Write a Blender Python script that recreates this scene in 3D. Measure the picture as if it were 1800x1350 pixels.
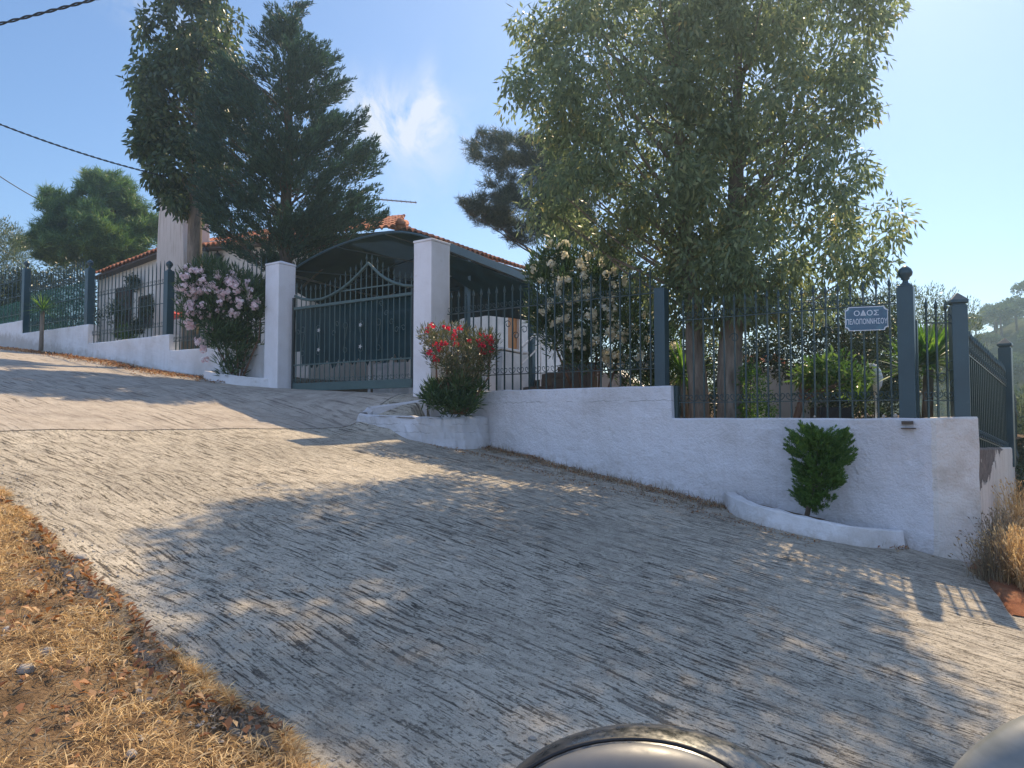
import bpy, bmesh, math, random
import numpy as np
from mathutils import Vector, Matrix, noise as mnoise

# ------------------------------------------------------------------ camera, sky, sun
for o in list(bpy.data.objects): bpy.data.objects.remove(o)
scene = bpy.context.scene
COL = scene.collection
EYE = 1.59
PITCH = math.radians(2.64)
cam_d = bpy.data.cameras.new('camera'); cam = bpy.data.objects.new('camera', cam_d); COL.objects.link(cam)
cam.location = (0, 0, EYE); cam.rotation_euler = (math.radians(90) + PITCH, 0, 0)
cam_d.sensor_width = 36; cam_d.lens = 26; cam_d.clip_start = 0.05; cam_d.clip_end = 2000
scene.camera = cam

SUN_AZ = 25.7; SUN_EL = 47.7
world = bpy.data.worlds.new('World'); scene.world = world; world.use_nodes = True
wn = world.node_tree; wn.nodes.clear()
w_out = wn.nodes.new('ShaderNodeOutputWorld'); w_bg = wn.nodes.new('ShaderNodeBackground')
sky = wn.nodes.new('ShaderNodeTexSky'); sky.sky_type = 'NISHITA'; sky.sun_disc = False
sky.sun_elevation = math.radians(SUN_EL); sky.sun_rotation = math.radians(SUN_AZ)
sky.altitude = 100; sky.air_density = 1.0; sky.dust_density = 0.55; sky.ozone_density = 3.0
w_bg.inputs['Strength'].default_value = 0.088
wn.links.new(w_bg.outputs[0], w_out.inputs[0])

sun_d = bpy.data.lights.new('sun', 'SUN'); sun_d.energy = 3.6; sun_d.angle = math.radians(0.53)
sun_d.color = (1.0, 0.79, 0.52)
sun = bpy.data.objects.new('sun', sun_d); COL.objects.link(sun)
az, el = math.radians(SUN_AZ), math.radians(SUN_EL)
SUNV = Vector((math.sin(az)*math.cos(el), math.cos(az)*math.cos(el), math.sin(el)))
sun.rotation_euler = SUNV.to_track_quat('Z', 'Y').to_euler(); sun.location = (10, 20, 30)

scene.view_settings.view_transform = 'Standard'; scene.view_settings.look = 'None'
scene.view_settings.exposure = 0.88; scene.view_settings.gamma = 1.0
scene.render.resolution_x = 1024; scene.render.resolution_y = 768
scene.cycles.max_bounces = 7; scene.cycles.transparent_max_bounces = 12

# wisps of cirrus in the sky, by direction
def wmath(op, a, b=None, c=None):
    n = wn.nodes.new('ShaderNodeMath'); n.operation = op
    for i, v in enumerate((a, b, c)):
        if v is None: continue
        if isinstance(v, (int, float)): n.inputs[i].default_value = v
        else: wn.links.new(v, n.inputs[i])
    return n.outputs[0]
def dirpx(px, py):
    u = (px-900)/1300; a = PITCH + math.atan((675-py)/1300)
    return Vector((u/math.cos(PITCH - 0)*1.0, 1.0, math.tan(a))).normalized()
tc = wn.nodes.new('ShaderNodeTexCoord')
def blob(px, py, hw, hh, rot=0):
    c = dirpx(px, py)
    right = Vector((c.y, -c.x, 0)).normalized(); up = right.cross(c)
    r, u_ = right*math.cos(rot)+up*math.sin(rot), up*math.cos(rot)-right*math.sin(rot)
    out = []
    for ax, h in ((r, hw), (u_, hh)):
        d = wn.nodes.new('ShaderNodeVectorMath'); d.operation = 'DOT_PRODUCT'
        wn.links.new(tc.outputs['Generated'], d.inputs[0]); d.inputs[1].default_value = ax
        off = wmath('SUBTRACT', d.outputs['Value'], c.dot(ax))
        out.append(wmath('POWER', wmath('ABSOLUTE', wmath('MULTIPLY', off, 1/h)), 2.0))
    g = wmath('EXPONENT', wmath('MULTIPLY', wmath('ADD', *out), -1.0))
    f = wn.nodes.new('ShaderNodeVectorMath'); f.operation = 'DOT_PRODUCT'
    wn.links.new(tc.outputs['Generated'], f.inputs[0]); f.inputs[1].default_value = c
    return wmath('MULTIPLY', g, wmath('GREATER_THAN', f.outputs['Value'], 0.5))
mp = wn.nodes.new('ShaderNodeMapping'); mp.inputs['Scale'].default_value = (13, 13, 5.5); mp.inputs['Rotation'].default_value = (0.3, 0.5, 0.2)
wn.links.new(tc.outputs['Generated'], mp.inputs[0])
ns = wn.nodes.new('ShaderNodeTexNoise'); ns.inputs['Scale'].default_value = 1.0; ns.inputs['Detail'].default_value = 7; ns.inputs['Roughness'].default_value = .6; ns.inputs['Distortion'].default_value = 1.6
wn.links.new(mp.outputs[0], ns.inputs['Vector'])
nr = wmath('MULTIPLY', wmath('SUBTRACT', ns.outputs['Fac'], 0.36), 3.6)
b = wmath('ADD', wmath('MULTIPLY', blob(715, 222, .055, .032), 1.15), wmath('MULTIPLY', blob(650, 185, .085, .035), .65))
b = wmath('ADD', b, wmath('MULTIPLY', blob(752, 175, .012, .045), .7))
b = wmath('ADD', b, wmath('MULTIPLY', blob(730, 290, .12, .05, -.2), .30))
b = wmath('ADD', b, wmath('MULTIPLY', blob(255, 25, .05, .02, -.3), .5))
cl = wn.nodes.new('ShaderNodeClamp'); wn.links.new(wmath('MULTIPLY', b, nr), cl.inputs[0])
cm = wn.nodes.new('ShaderNodeMix'); cm.data_type = 'RGBA'
wn.links.new(wmath('MULTIPLY', cl.outputs[0], .85), cm.inputs['Factor'])
hs_ = wn.nodes.new('ShaderNodeHueSaturation'); hs_.inputs['Saturation'].default_value = 1.08; wn.links.new(sky.outputs[0], hs_.inputs['Color']); wn.links.new(hs_.outputs[0], cm.inputs['A']); cm.inputs['B'].default_value = (5.2, 5.5, 6.0, 1)
# unseen bright cloud bank added behind the camera to lift the shaded walls
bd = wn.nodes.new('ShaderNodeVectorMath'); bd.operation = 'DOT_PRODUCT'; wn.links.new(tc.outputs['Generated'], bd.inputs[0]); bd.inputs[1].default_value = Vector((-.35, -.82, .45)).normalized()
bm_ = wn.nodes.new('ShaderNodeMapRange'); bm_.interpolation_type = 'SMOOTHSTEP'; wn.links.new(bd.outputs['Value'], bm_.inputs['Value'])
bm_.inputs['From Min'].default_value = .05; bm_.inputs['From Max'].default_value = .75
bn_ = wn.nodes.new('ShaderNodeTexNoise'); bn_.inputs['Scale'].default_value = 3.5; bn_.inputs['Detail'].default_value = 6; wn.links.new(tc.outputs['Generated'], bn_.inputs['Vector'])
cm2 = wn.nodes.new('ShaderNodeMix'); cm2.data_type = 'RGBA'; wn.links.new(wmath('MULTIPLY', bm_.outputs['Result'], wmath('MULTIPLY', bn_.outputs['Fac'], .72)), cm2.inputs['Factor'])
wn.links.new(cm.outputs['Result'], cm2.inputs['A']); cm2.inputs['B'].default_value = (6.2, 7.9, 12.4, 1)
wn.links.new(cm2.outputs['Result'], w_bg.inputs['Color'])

# ------------------------------------------------------------------ frames of reference
E = np.array([-.8192, .5735]); N = np.array([-.5735, -.8192]); C0 = np.array([4.43, 7.9])
def ST(s, t, z=0.0):            # s metres up the street from the wall corner, t metres out from the wall line
    p = C0 + E*s + N*t
    return Vector((p[0], p[1], z))
def toST(x, y):
    d = np.array([x, y]) - C0
    return float(d@E), float(d@N)
def uu(px, py):
    w = (675-py)/1300
    return (px-900)/1300/(math.cos(PITCH)-w*math.sin(PITCH))
def pz(py, Y): return EYE + Y*math.tan(PITCH+math.atan((675-py)/1300))
def P(px, py, Y): return Vector((uu(px, py)*Y, Y, pz(py, Y)))
def onwall(px, py=600, t=0.0):  # point of the ray px on the vertical plane t metres in front of the wall line
    u = uu(px, py); Y = (11.0-1.2207*t)/(1+.7*u)
    return Vector((u*Y, Y, pz(py, Y)))
def spx(px, py=600, t=0.0):
    p = onwall(px, py, t); return toST(p.x, p.y)[0]
def hash1(i): return (math.sin(i*127.1)*43758.5453) % 1.0
def interp(x, tab):
    return float(np.interp(x, [a for a, _ in tab], [b_ for _, b_ in tab]))
DELTA = [(-2, 0), (0, 0), (6, .04), (10.9, .10), (13, .10), (17, .0), (23, -.35), (60, -1.5)]
def base_z(s, t):
    z = .149 + .165*s
    if s < -1.5: z = .149-.165*1.5 + .165*(s+1.5)*.9
    z += interp(s, DELTA)
    # the raised apron in front of the gate
    if s > 5.5 and s < 15:
        a = .0
        if s >= 6.95: a = interp(s, [(6.95, .62), (8.4, .42), (10.8, .12), (13, 0.03), (15, 0)])
        elif s > 6.7: a = .62*(s-6.7)/.25
        tt = max(t, 0)
        w = max(0, 1-tt/interp(s, [(6.7, 1.15), (8, 1.5), (11, 3.0), (15, 3)]))
        z += a*(w*w*(3-2*w))
    return z
def GZ(x, y):
    s, t = toST(x, y)
    return base_z(s, t)

# ------------------------------------------------------------------ mesh helpers
class MB:
    def __init__(self): self.v = []; self.f = []
    def add(self, vs, fs):
        n = len(self.v); self.v += [tuple(p) for p in vs]; self.f += [tuple(i+n for i in f) for f in fs]; return self
    def box(self, c, sx, sy, sz, ax=None, ay=None, az_=None):     # centre, full sizes, axes
        ax = Vector(ax or (1, 0, 0)); ay = Vector(ay or (0, 1, 0)); az_ = Vector(az_ or (0, 0, 1)); c = Vector(c)
        vs = [c+ax*(i*sx/2)+ay*(j*sy/2)+az_*(k*sz/2) for k in (-1, 1) for j in (-1, 1) for i in (-1, 1)]
        return self.add(vs, [(0, 2, 3, 1), (4, 5, 7, 6), (0, 1, 5, 4), (2, 6, 7, 3), (0, 4, 6, 2), (1, 3, 7, 5)])
    def bar(self, a, b_, w, h=None, up=(0, 0, 1)):
        a = Vector(a); b_ = Vector(b_); d = b_-a; L = d.length; d.normalize(); up = Vector(up)
        side = d.cross(up)
        if side.length < 1e-4: side = d.cross(Vector((1, 0, 0)))
        side.normalize(); u2 = side.cross(d)
        return self.box((a+b_)/2, L, w, h or w, d, side, u2)
    def tube(self, pts, r, n=8, cap=True):
        pts = [Vector(p) for p in pts]; m = len(pts)
        rs = r if hasattr(r, '__len__') else [r]*m
        up = Vector((0, 0, 1)); rings = []
        d0 = (pts[1]-pts[0]).normalized()
        a = d0.cross(up)
        if a.length < .1: a = d0.cross(Vector((1, 0, 0)))
        a.normalize()
        for i, p in enumerate(pts):
            d = (pts[min(i+1, m-1)]-pts[max(i-1, 0)]).normalized()
            a = (a-d*a.dot(d)); 
            if a.length < 1e-5: a = d.orthogonal()
            a.normalize(); b2 = d.cross(a)
            rings.append([p+(a*math.cos(k*2*math.pi/n)+b2*math.sin(k*2*math.pi/n))*rs[i] for k in range(n)])
        vs = [q for R_ in rings for q in R_]; fs = []
        for i in range(m-1):
            for k in range(n):
                k2 = (k+1) % n; fs.append((i*n+k, i*n+k2, (i+1)*n+k2, (i+1)*n+k))
        if cap: fs.append(tuple(range(n))[::-1]); fs.append(tuple((m-1)*n+k for k in range(n)))
        return self.add(vs, fs)
    def lathe(self, c, prof, n=14, ax=None, ay=None, az_=None):
        ax = Vector(ax or (1, 0, 0)); ay = Vector(ay or (0, 1, 0)); az_ = Vector(az_ or (0, 0, 1)); c = Vector(c)
        vs = []; fs = []
        for r, z in prof:
            for k in range(n):
                a = 2*math.pi*k/n; vs.append(c+ax*(r*math.cos(a))+ay*(r*math.sin(a))+az_*z)
        for i in range(len(prof)-1):
            for k in range(n):
                k2 = (k+1) % n; fs.append((i*n+k, i*n+k2, (i+1)*n+k2, (i+1)*n+k))
        fs.append(tuple(range(n))[::-1]); fs.append(tuple((len(prof)-1)*n+k for k in range(n)))
        return self.add(vs, fs)
    def grid(self, nu, nv, fn):
        vs = [fn(i/(nu-1), j/(nv-1)) for j in range(nv) for i in range(nu)]
        fs = [(j*nu+i, j*nu+i+1, (j+1)*nu+i+1, (j+1)*nu+i) for j in range(nv-1) for i in range(nu-1)]
        return self.add(vs, fs)
    def prism(self, poly, thick_vec):
        n = len(poly); poly = [Vector(p) for p in poly]; tv = Vector(thick_vec)
        vs = poly+[p+tv for p in poly]
        fs = [tuple(range(n)), tuple(range(2*n-1, n-1, -1))]+[(i, (i+1) % n+0, (i+1) % n+n, i+n)[::-1] for i in range(n)]
        return self.add(vs, fs)
    def mesh(self, name, mat=None, smooth=False):
        me = bpy.data.meshes.new(name); me.from_pydata(self.v, [], self.f); me.update()
        if mat: me.materials.append(mat)
        if smooth: me.polygons.foreach_set('use_smooth', [True]*len(me.polygons))
        return me
    def build(self, name, mat, parent=None, smooth=False, bevel=0, origin=None, fixn=True):
        if parent is None and origin is None and self.v:
            A = np.array(self.v); lo = A.min(0); hi = A.max(0); origin = ((lo[0]+hi[0])/2, (lo[1]+hi[1])/2, lo[2])
        off = Vector(origin) if origin is not None else (parent.location if parent is not None else Vector((0, 0, 0)))
        if parent is not None and parent.parent is not None and origin is None:
            off = parent.parent.location + parent.location
        self.v = [tuple(Vector(p)-off) for p in self.v]
        me = self.mesh(name, mat, smooth)
        if fixn:
            bm = bmesh.new(); bm.from_mesh(me); bmesh.ops.recalc_face_normals(bm, faces=bm.faces); bm.to_mesh(me); bm.free()
        o = bpy.data.objects.new(name, me); COL.objects.link(o)
        if parent is not None: o.parent = parent
        else: o.location = off
        if bevel:
            m = o.modifiers.new('bevel', 'BEVEL'); m.width = bevel; m.segments = 2; m.limit_method = 'ANGLE'; m.angle_limit = math.radians(35)
        return o
def tag(o, label=None, cat=None, group=None, kind=None):
    if label: o['label'] = label
    if cat: o['category'] = cat
    if group: o['group'] = group
    if kind: o['kind'] = kind
    return o
def empty(name, loc, label, cat, group=None):
    o = bpy.data.objects.new(name, None); COL.objects.link(o); o.location = loc; o.empty_display_size = .2
    return tag(o, label, cat, group)
def inst(me, name, parent, loc, rot=None, scale=None):    # loc in world, parent chain has only translations
    o = bpy.data.objects.new(name, me); COL.objects.link(o); o.parent = parent
    off = Vector((0, 0, 0)); p = parent
    while p is not None: off += p.location; p = p.parent
    o.location = Vector(loc)-off
    if rot is not None: o.rotation_euler = rot
    if scale is not None: o.scale = scale
    return o
def np_mesh(name, V, nper, mat, smooth=False):       # V: (n, nper, 3) separate polygons
    n = V.shape[0]; me = bpy.data.meshes.new(name)
    me.vertices.add(n*nper); me.vertices.foreach_set('co', V.reshape(-1).astype(np.float32))
    me.loops.add(n*nper); me.loops.foreach_set('vertex_index', np.arange(n*nper, dtype=np.int32))
    me.polygons.add(n); me.polygons.foreach_set('loop_start', np.arange(n, dtype=np.int32)*nper)
    me.update(calc_edges=True); me.validate()
    me.materials.append(mat)
    return me
def np_obj(name, V, nper, mat, parent=None, origin=None):
    off = np.zeros(3)
    if parent is not None:
        p = parent
        while p is not None: off = off+np.array(p.location); p = p.parent
    elif origin is not None: off = np.array(origin)
    else:
        A = V.reshape(-1, 3); off = np.array([A[:, 0].mean(), A[:, 1].mean(), A[:, 2].min()])
    me = np_mesh(name, V-off, nper, mat)
    o = bpy.data.objects.new(name, me); COL.objects.link(o)
    if parent is not None: o.parent = parent
    else: o.location = off
    return o

# ------------------------------------------------------------------ materials
def new_mat(name):
    m = bpy.data.materials.new(name); m.use_nodes = True; m.node_tree.nodes.clear()
    return m, m.node_tree
class NT:
    def __init__(s, name):
        s.m, s.t = new_mat(name); s.out = s.t.nodes.new('ShaderNodeOutputMaterial')
        s.b = s.t.nodes.new('ShaderNodeBsdfPrincipled'); s.t.links.new(s.b.outputs[0], s.out.inputs[0])
        s.geo = s.t.nodes.new('ShaderNodeNewGeometry')
        s.pos = s.geo.outputs['Position']
    def n(s, k): return s.t.nodes.new(k)
    def link(s, a, b_): s.t.links.new(a, b_)
    def mapping(s, vec, scale=(1, 1, 1), rot=(0, 0, 0), loc=(0, 0, 0)):
        m = s.n('ShaderNodeMapping'); m.inputs['Scale'].default_value = scale; m.inputs['Rotation'].default_value = rot; m.inputs['Location'].default_value = loc
        s.link(vec, m.inputs[0]); return m.outputs[0]
    def noise(s, vec, scale=5, detail=4, rough=.55, dist=0, out='Fac'):
        n = s.n('ShaderNodeTexNoise'); n.inputs['Scale'].default_value = scale; n.inputs['Detail'].default_value = detail
        n.inputs['Roughness'].default_value = rough; n.inputs['Distortion'].default_value = dist
        if vec is not None: s.link(vec, n.inputs['Vector'])
        return n.outputs[out]
    def vor(s, vec, scale, feature='F1', out='Distance', rnd=1):
        n = s.n('ShaderNodeTexVoronoi'); n.feature = feature; n.inputs['Scale'].default_value = scale; n.inputs['Randomness'].default_value = rnd
        s.link(vec, n.inputs['Vector']); return n.outputs[out]
    def ramp(s, fac, stops, interp_='LINEAR'):
        n = s.n('ShaderNodeValToRGB'); n.color_ramp.interpolation = interp_
        el = n.color_ramp.elements
        while len(el) < len(stops): el.new(.5)
        for i, (p, c) in enumerate(stops):
            el[i].position = p
            el[i].color = (c, c, c, 1) if isinstance(c, (int, float)) else (*c, 1)
        s.link(fac, n.inputs[0]); return n.outputs[0]
    def math(s, op, a, b_=None, c=None):
        n = s.n('ShaderNodeMath'); n.operation = op
        for i, v in enumerate((a, b_, c)):
            if v is None: continue
            if isinstance(v, (int, float)): n.inputs[i].default_value = v
            else: s.link(v, n.inputs[i])
        return n.outputs[0]
    def mix(s, fac, a, b_, mode='MIX'):
        n = s.n('ShaderNodeMix'); n.data_type = 'RGBA'; n.blend_type = mode
        for key, v in (('Factor', fac), ('A', a), ('B', b_)):
            if isinstance(v, (int, float)): n.inputs[key].default_value = v
            elif isinstance(v, tuple): n.inputs[key].default_value = (*v, 1) if len(v) == 3 else v
            else: s.link(v, n.inputs[key])
        return n.outputs['Result']
    def bump(s, h, dist=.01, strength=1.0, normal=None):
        n = s.n('ShaderNodeBump'); n.inputs['Strength'].default_value = strength; n.inputs['Distance'].default_value = dist
        s.link(h, n.inputs['Height'])
        if normal is not None: s.link(normal, n.inputs['Normal'])
        return n.outputs[0]
    def sep(s, vec):
        n = s.n('ShaderNodeSeparateXYZ'); s.link(vec, n.inputs[0]); return n.outputs
    def set(s, **kw):
        for k, v in kw.items():
            k = {'color': 'Base Color', 'rough': 'Roughness', 'metal': 'Metallic', 'normal': 'Normal', 'spec': 'Specular IOR Level', 'coat': 'Coat Weight', 'alpha': 'Alpha'}[k]
            if isinstance(v, (int, float)): s.b.inputs[k].default_value = v
            elif isinstance(v, tuple): s.b.inputs[k].default_value = (*v, 1)
            else: s.link(v, s.b.inputs[k])
        return s

def m_plaster(name, col=(.74, .72, .70), dirt=.25, rough_bump=.012, crack_z=None, streak=.0, corner=None, splash=False):
    t = NT(name)
    n1 = t.noise(t.pos, 1.3, 5, .6); n2 = t.noise(t.pos, 42, 6, .72); n3 = t.noise(t.pos, 9, 4, .6)
    v = t.ramp(n1, [(.30, (.55, .50, .43)), (.56, (1, 1, 1))])
    c = t.mix(dirt, col, v, 'MULTIPLY')
    spots = t.ramp(t.noise(t.pos, 5.5, 6, .7), [(.61, 0), (.70, 1)])
    c = t.mix(t.math('MULTIPLY', spots, .35*dirt*2), c, (.42, .37, .31))
    if streak:
        sv = t.mapping(t.pos, (9, 9, .7)); st = t.ramp(t.noise(sv, 1.6, 5, .6), [(.50, 0), (.72, 1)])
        c = t.mix(t.math('MULTIPLY', st, streak), c, (.36, .27, .2))
    xs_ = t.sep(t.pos); sc_ = t.math('ADD', t.math('MULTIPLY', xs_[0], -.8192), t.math('MULTIPLY', xs_[1], .5735))
    hh = t.math('SUBTRACT', xs_[2], t.math('MULTIPLY_ADD', sc_, .165, .149-.165*.9017))
    spl = t.ramp(t.math('ADD', t.math('MULTIPLY', t.noise(t.pos, 6, 6, .7), .55), t.math('MULTIPLY', hh, -.75)), [(.18, 0), (.34, 1)])
    if splash: c = t.mix(t.math('MULTIPLY', spl, .65), c, (.42, .37, .31))
    if corner:
        edge = t.math('ADD', t.sep(t.pos)[0], t.math('MULTIPLY', t.math('SUBTRACT', t.noise(t.pos, 9, 4), .5), .05))
        c = t.mix(t.math('MULTIPLY', t.math('GREATER_THAN', edge, corner), .85), c, t.mix(t.ramp(t.noise(t.pos, 3.0, 5, .6), [(.45, 0), (.68, .8)]), (.80, .75, .68), (.55, .46, .36)))
    h = t.math('ADD', t.math('MULTIPLY', n2, .55), t.math('MULTIPLY', n3, .9))
    nrm = t.bump(h, rough_bump)
    if crack_z:
        z = t.sep(t.pos)[2]
        sc = t.noise(t.mapping(t.pos, (1, 1, 0.01)), 5, 6, .75)
        off = t.math('ADD', t.math('MULTIPLY', t.math('SUBTRACT', sc, .5), .10), 0)
        for cz in crack_z:
            d = t.math('ABSOLUTE', t.math('SUBTRACT', t.math('SUBTRACT', z, cz), off))
            gate = t.ramp(t.noise(t.pos, 2.1, 2), [(.42, 0), (.5, 1)])
            k = t.math('MULTIPLY', t.math('LESS_THAN', d, .0035), gate)
            c = t.mix(t.math('MULTIPLY', k, .7), c, (.22, .19, .17))
    t.set(color=c, rough=.93, normal=nrm, spec=.15)
    return t.m
M = {}
M['wall'] = m_plaster('whitewashed_render', (.80, .79, .81), .34, .042, crack_z=[1.82], streak=.10, corner=4.46, splash=True)
M['wall_left'] = m_plaster('whitewashed_render_weathered', (.78, .77, .77), .45, .014, streak=.12, splash=True)
M['pillar'] = m_plaster('pillar_paint', (.82, .80, .81), .30, .006, streak=.08)
M['house'] = m_plaster('house_render', (.76, .71, .65), .15, .006)
M['chimney'] = m_plaster('chimney_render', (.66, .58, .52), .2, .006, streak=.6)
M['kerb'] = m_plaster('kerb_paint', (.74, .73, .73), .65, .016, splash=True)
M['lowwall'] = m_plaster('cream_render', (.60, .55, .50), .3, .006)

def m_road():
    t = NT('brushed_concrete'); uv = t.n('ShaderNodeUVMap'); uv.uv_map = 'st'; st = uv.outputs[0]
    # slow bending of the broom marks
    wob = t.noise(st, .55, 2, .5, out='Color')
    vm = t.n('ShaderNodeVectorMath'); vm.operation = 'MULTIPLY_ADD'
    t.link(wob, vm.inputs[0]); vm.inputs[1].default_value = (0, .30, 0); t.link(st, vm.inputs[2]); s2 = vm.outputs[0]
    a = t.noise(t.mapping(s2, (2.8, 30, 1)), 1.0, 7, .70)
    a2 = t.noise(t.mapping(s2, (9, 80, 1), loc=(3, 7, 0)), 1.0, 5, .68)
    # second set of marks at an angle, in patches
    b_ = t.noise(t.mapping(s2, (3.5, 28, 1), rot=(0, 0, math.radians(38))), 1.0, 6, .70)
    msk = t.ramp(t.noise(st, .8, 2, .5), [(.50, 0), (.60, 1)])
    g = t.mix(msk, a, t.math('ADD', t.math('MULTIPLY', b_, .7), t.math('MULTIPLY', a, .3)))
    amt = t.ramp(t.noise(st, 1.1, 3, .6), [(.34, .25), (.56, 1)])
    grit = t.noise(st, 42, 6, .75); lum = t.noise(st, 7, 5, .65)
    pit = t.ramp(t.math('ADD', t.math('MULTIPLY', t.vor(st, 30), .5), t.math('MULTIPLY', grit, .6)), [(.26, 0), (.42, 1)])
    gdark = t.ramp(t.math('ADD', g, t.math('MULTIPLY', t.math('SUBTRACT', grit, .5), .28)), [(.405, 1), (.455, 0)])
    g2d = t.ramp(t.math('ADD', a2, t.math('MULTIPLY', t.math('SUBTRACT', grit, .5), .30)), [(.37, .8), (.41, 0)])
    groove = t.math('MULTIPLY', t.math('MAXIMUM', gdark, g2d), amt)
    c = t.ramp(lum, [(.3, (.38, .33, .26)), (.52, (.52, .46, .365)), (.7, (.63, .56, .445))])
    c = t.mix(t.math('MULTIPLY', t.math('SUBTRACT', 1.0, pit), .70), c, (.12, .105, .09))
    c = t.mix(t.math('MULTIPLY', groove, .88), c, (.06, .052, .048))
    sp = t.noise(st, 130, 3, .6); c = t.mix(t.math('MULTIPLY', t.ramp(sp, [(.34, 1), (.40, 0)]), .75), c, (.07, .06, .055))
    c = t.mix(t.math('MULTIPLY', t.ramp(sp, [(.62, 0), (.68, 1)]), .5), c, (.72, .67, .58))
    blot = t.ramp(t.noise(st, 2.6, 6, .72), [(.56, 0), (.66, 1)]); c = t.mix(t.math('MULTIPLY', blot, .35), c, (.20, .175, .15))
    big = t.ramp(t.noise(st, .45, 3, .5), [(.35, .80), (.65, 1.08)])
    c = t.mix(1.0, c, big, 'MULTIPLY')
    h = t.math('ADD', t.math('MULTIPLY', t.math('SUBTRACT', 1.0, groove), 1.0), t.math('ADD', t.math('MULTIPLY', grit, .7), t.math('MULTIPLY', lum, .9)))
    h = t.math('ADD', h, t.math('MULTIPLY', pit, .5))
    t.set(color=c, rough=.95, normal=t.bump(h, .016), spec=.12)
    return t.m
M['road'] = m_road()
def m_pave():
    t = NT('trowelled_concrete'); uv = t.n('ShaderNodeUVMap'); uv.uv_map = 'st'; st = uv.outputs[0]
    lum = t.noise(st, 3.2, 7, .68); grit = t.noise(st, 60, 6, .75); big = t.noise(st, .5, 3, .5)
    gr = t.noise(t.mapping(st, (1.6, 18, 1)), 1.0, 7, .72)
    c = t.ramp(lum, [(.3, (.34, .29, .24)), (.5, (.46, .40, .33)), (.68, (.54, .48, .40))])
    g = t.math('MULTIPLY', t.ramp(gr, [(.40, 1), (.45, 0)]), t.ramp(big, [(.40, .3), (.6, 1)]))
    c = t.mix(t.math('MULTIPLY', g, .65), c, (.09, .078, .07))
    c = t.mix(t.math('MULTIPLY', t.ramp(grit, [(.36, 1), (.44, 0)]), .6), c, (.12, .10, .085))
    c = t.mix(t.math('MULTIPLY', t.ramp(t.noise(st, 1.4, 6, .7), [(.54, 0), (.66, 1)]), .4), c, (.22, .18, .15))
    h = t.math('ADD', t.math('ADD', grit, lum), t.math('MULTIPLY', g, -1.0))
    t.set(color=c, rough=.95, normal=t.bump(h, .012), spec=.12)
    return t.m
M['pave'] = m_pave()
def m_soil(name, cols, scale=6, bump=.03):
    t = NT(name); a = t.noise(t.pos, scale, 8, .7); f = t.noise(t.pos, scale*9, 6, .7)
    c = t.ramp(a, [(.3, cols[0]), (.5, cols[1]), (.7, cols[2])])
    c = t.mix(t.math('MULTIPLY', t.ramp(f, [(.35, 1), (.55, 0)]), .5), c, tuple(x*.45 for x in cols[0]))
    t.set(color=c, rough=1, normal=t.bump(t.math('ADD', a, f), bump), spec=.05)
    return t.m
M['soil'] = m_soil('dry_earth', [(.15, .10, .06), (.32, .21, .12), (.50, .36, .20)])
M['garden'] = m_soil('garden_earth', [(.10, .07, .045), (.20, .14, .09), (.28, .21, .14)])
M['redsoil'] = m_soil('red_earth', [(.20, .08, .045), (.36, .15, .08), (.42, .22, .12)])
M['hill'] = m_soil('hill_ground', [(.035, .06, .02), (.07, .09, .035), (.16, .14, .08)], .12, .5)

def m_paint(name, col, rough=.42, metal=0, wear=.25, wearcol=(.22, .24, .22)):
    t = NT(name); n = t.noise(t.pos, 22, 6, .7); n2 = t.noise(t.pos, 4, 3)
    c = t.mix(t.math('MULTIPLY', t.ramp(n, [(.6, 0), (.68, 1)]), wear), col, wearcol)
    c = t.mix(.35, c, t.ramp(n2, [(.3, .6), (.7, 1.3)]), 'MULTIPLY')
    t.set(color=c, rough=rough, metal=metal, normal=t.bump(n, .0015), spec=.5)
    return t.m
M['iron'] = m_paint('dark_green_iron', (.022, .05, .052), .33, 0, .35, (.16, .18, .17))
M['post'] = m_paint('blue_green_post', (.025, .06, .075), .35, 0, .2, (.12, .15, .15))
M['gate'] = m_paint('gate_green_paint', (.06, .105, .10), .42, 0, .25, (.2, .24, .22))
M['blackgate'] = m_paint('gate_dark_edge', (.014, .02, .022), .5, 0, .2)
M['beam'] = m_paint('canopy_blue_paint', (.035, .08, .105), .45, 0, .2)
M['steel'] = m_paint('galvanised_steel', (.45, .45, .44), .35, .7, .3, (.3, .28, .25))
M['whitepaint'] = m_paint('white_paint', (.78, .77, .75), .5, 0, .15, (.5, .45, .4))
M['black'] = m_paint('black_plastic', (.012, .012, .013), .5, 0, .1)
M['orange'] = m_paint('varnished_orange_wood', (.52, .22, .06), .45, 0, .2, (.3, .12, .04))
M['brownwood'] = m_paint('brown_wood', (.075, .05, .036), .6, 0, .3, (.06, .03, .02))
M['redcloth'] = m_paint('red_cloth', (.62, .08, .07), .9, 0, .1, (.5, .1, .1))
M['statue'] = m_paint('painted_concrete_statue', (.72, .74, .76), .7, 0, .2, (.45, .45, .42))
def m_net(name, col, alpha, sc=260):
    t = NT(name); n = t.noise(t.pos, 3, 4, .6)
    c = t.mix(.5, col, t.ramp(n, [(.3, .55), (.7, 1.35)]), 'MULTIPLY')
    tr = t.n('ShaderNodeBsdfTransparent'); tl = t.n('ShaderNodeBsdfTranslucent'); df = t.n('ShaderNodeBsdfDiffuse')
    t.link(c, df.inputs[0]); t.link(c, tl.inputs[0])
    a = t.n('ShaderNodeMixShader'); a.inputs[0].default_value = .12; t.link(df.outputs[0], a.inputs[1]); t.link(tl.outputs[0], a.inputs[2])
    b_ = t.n('ShaderNodeMixShader'); b_.inputs[0].default_value = alpha; t.link(tr.outputs[0], b_.inputs[1]); t.link(a.outputs[0], b_.inputs[2])
    t.link(b_.outputs[0], t.out.inputs[0]); return t.m
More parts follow.
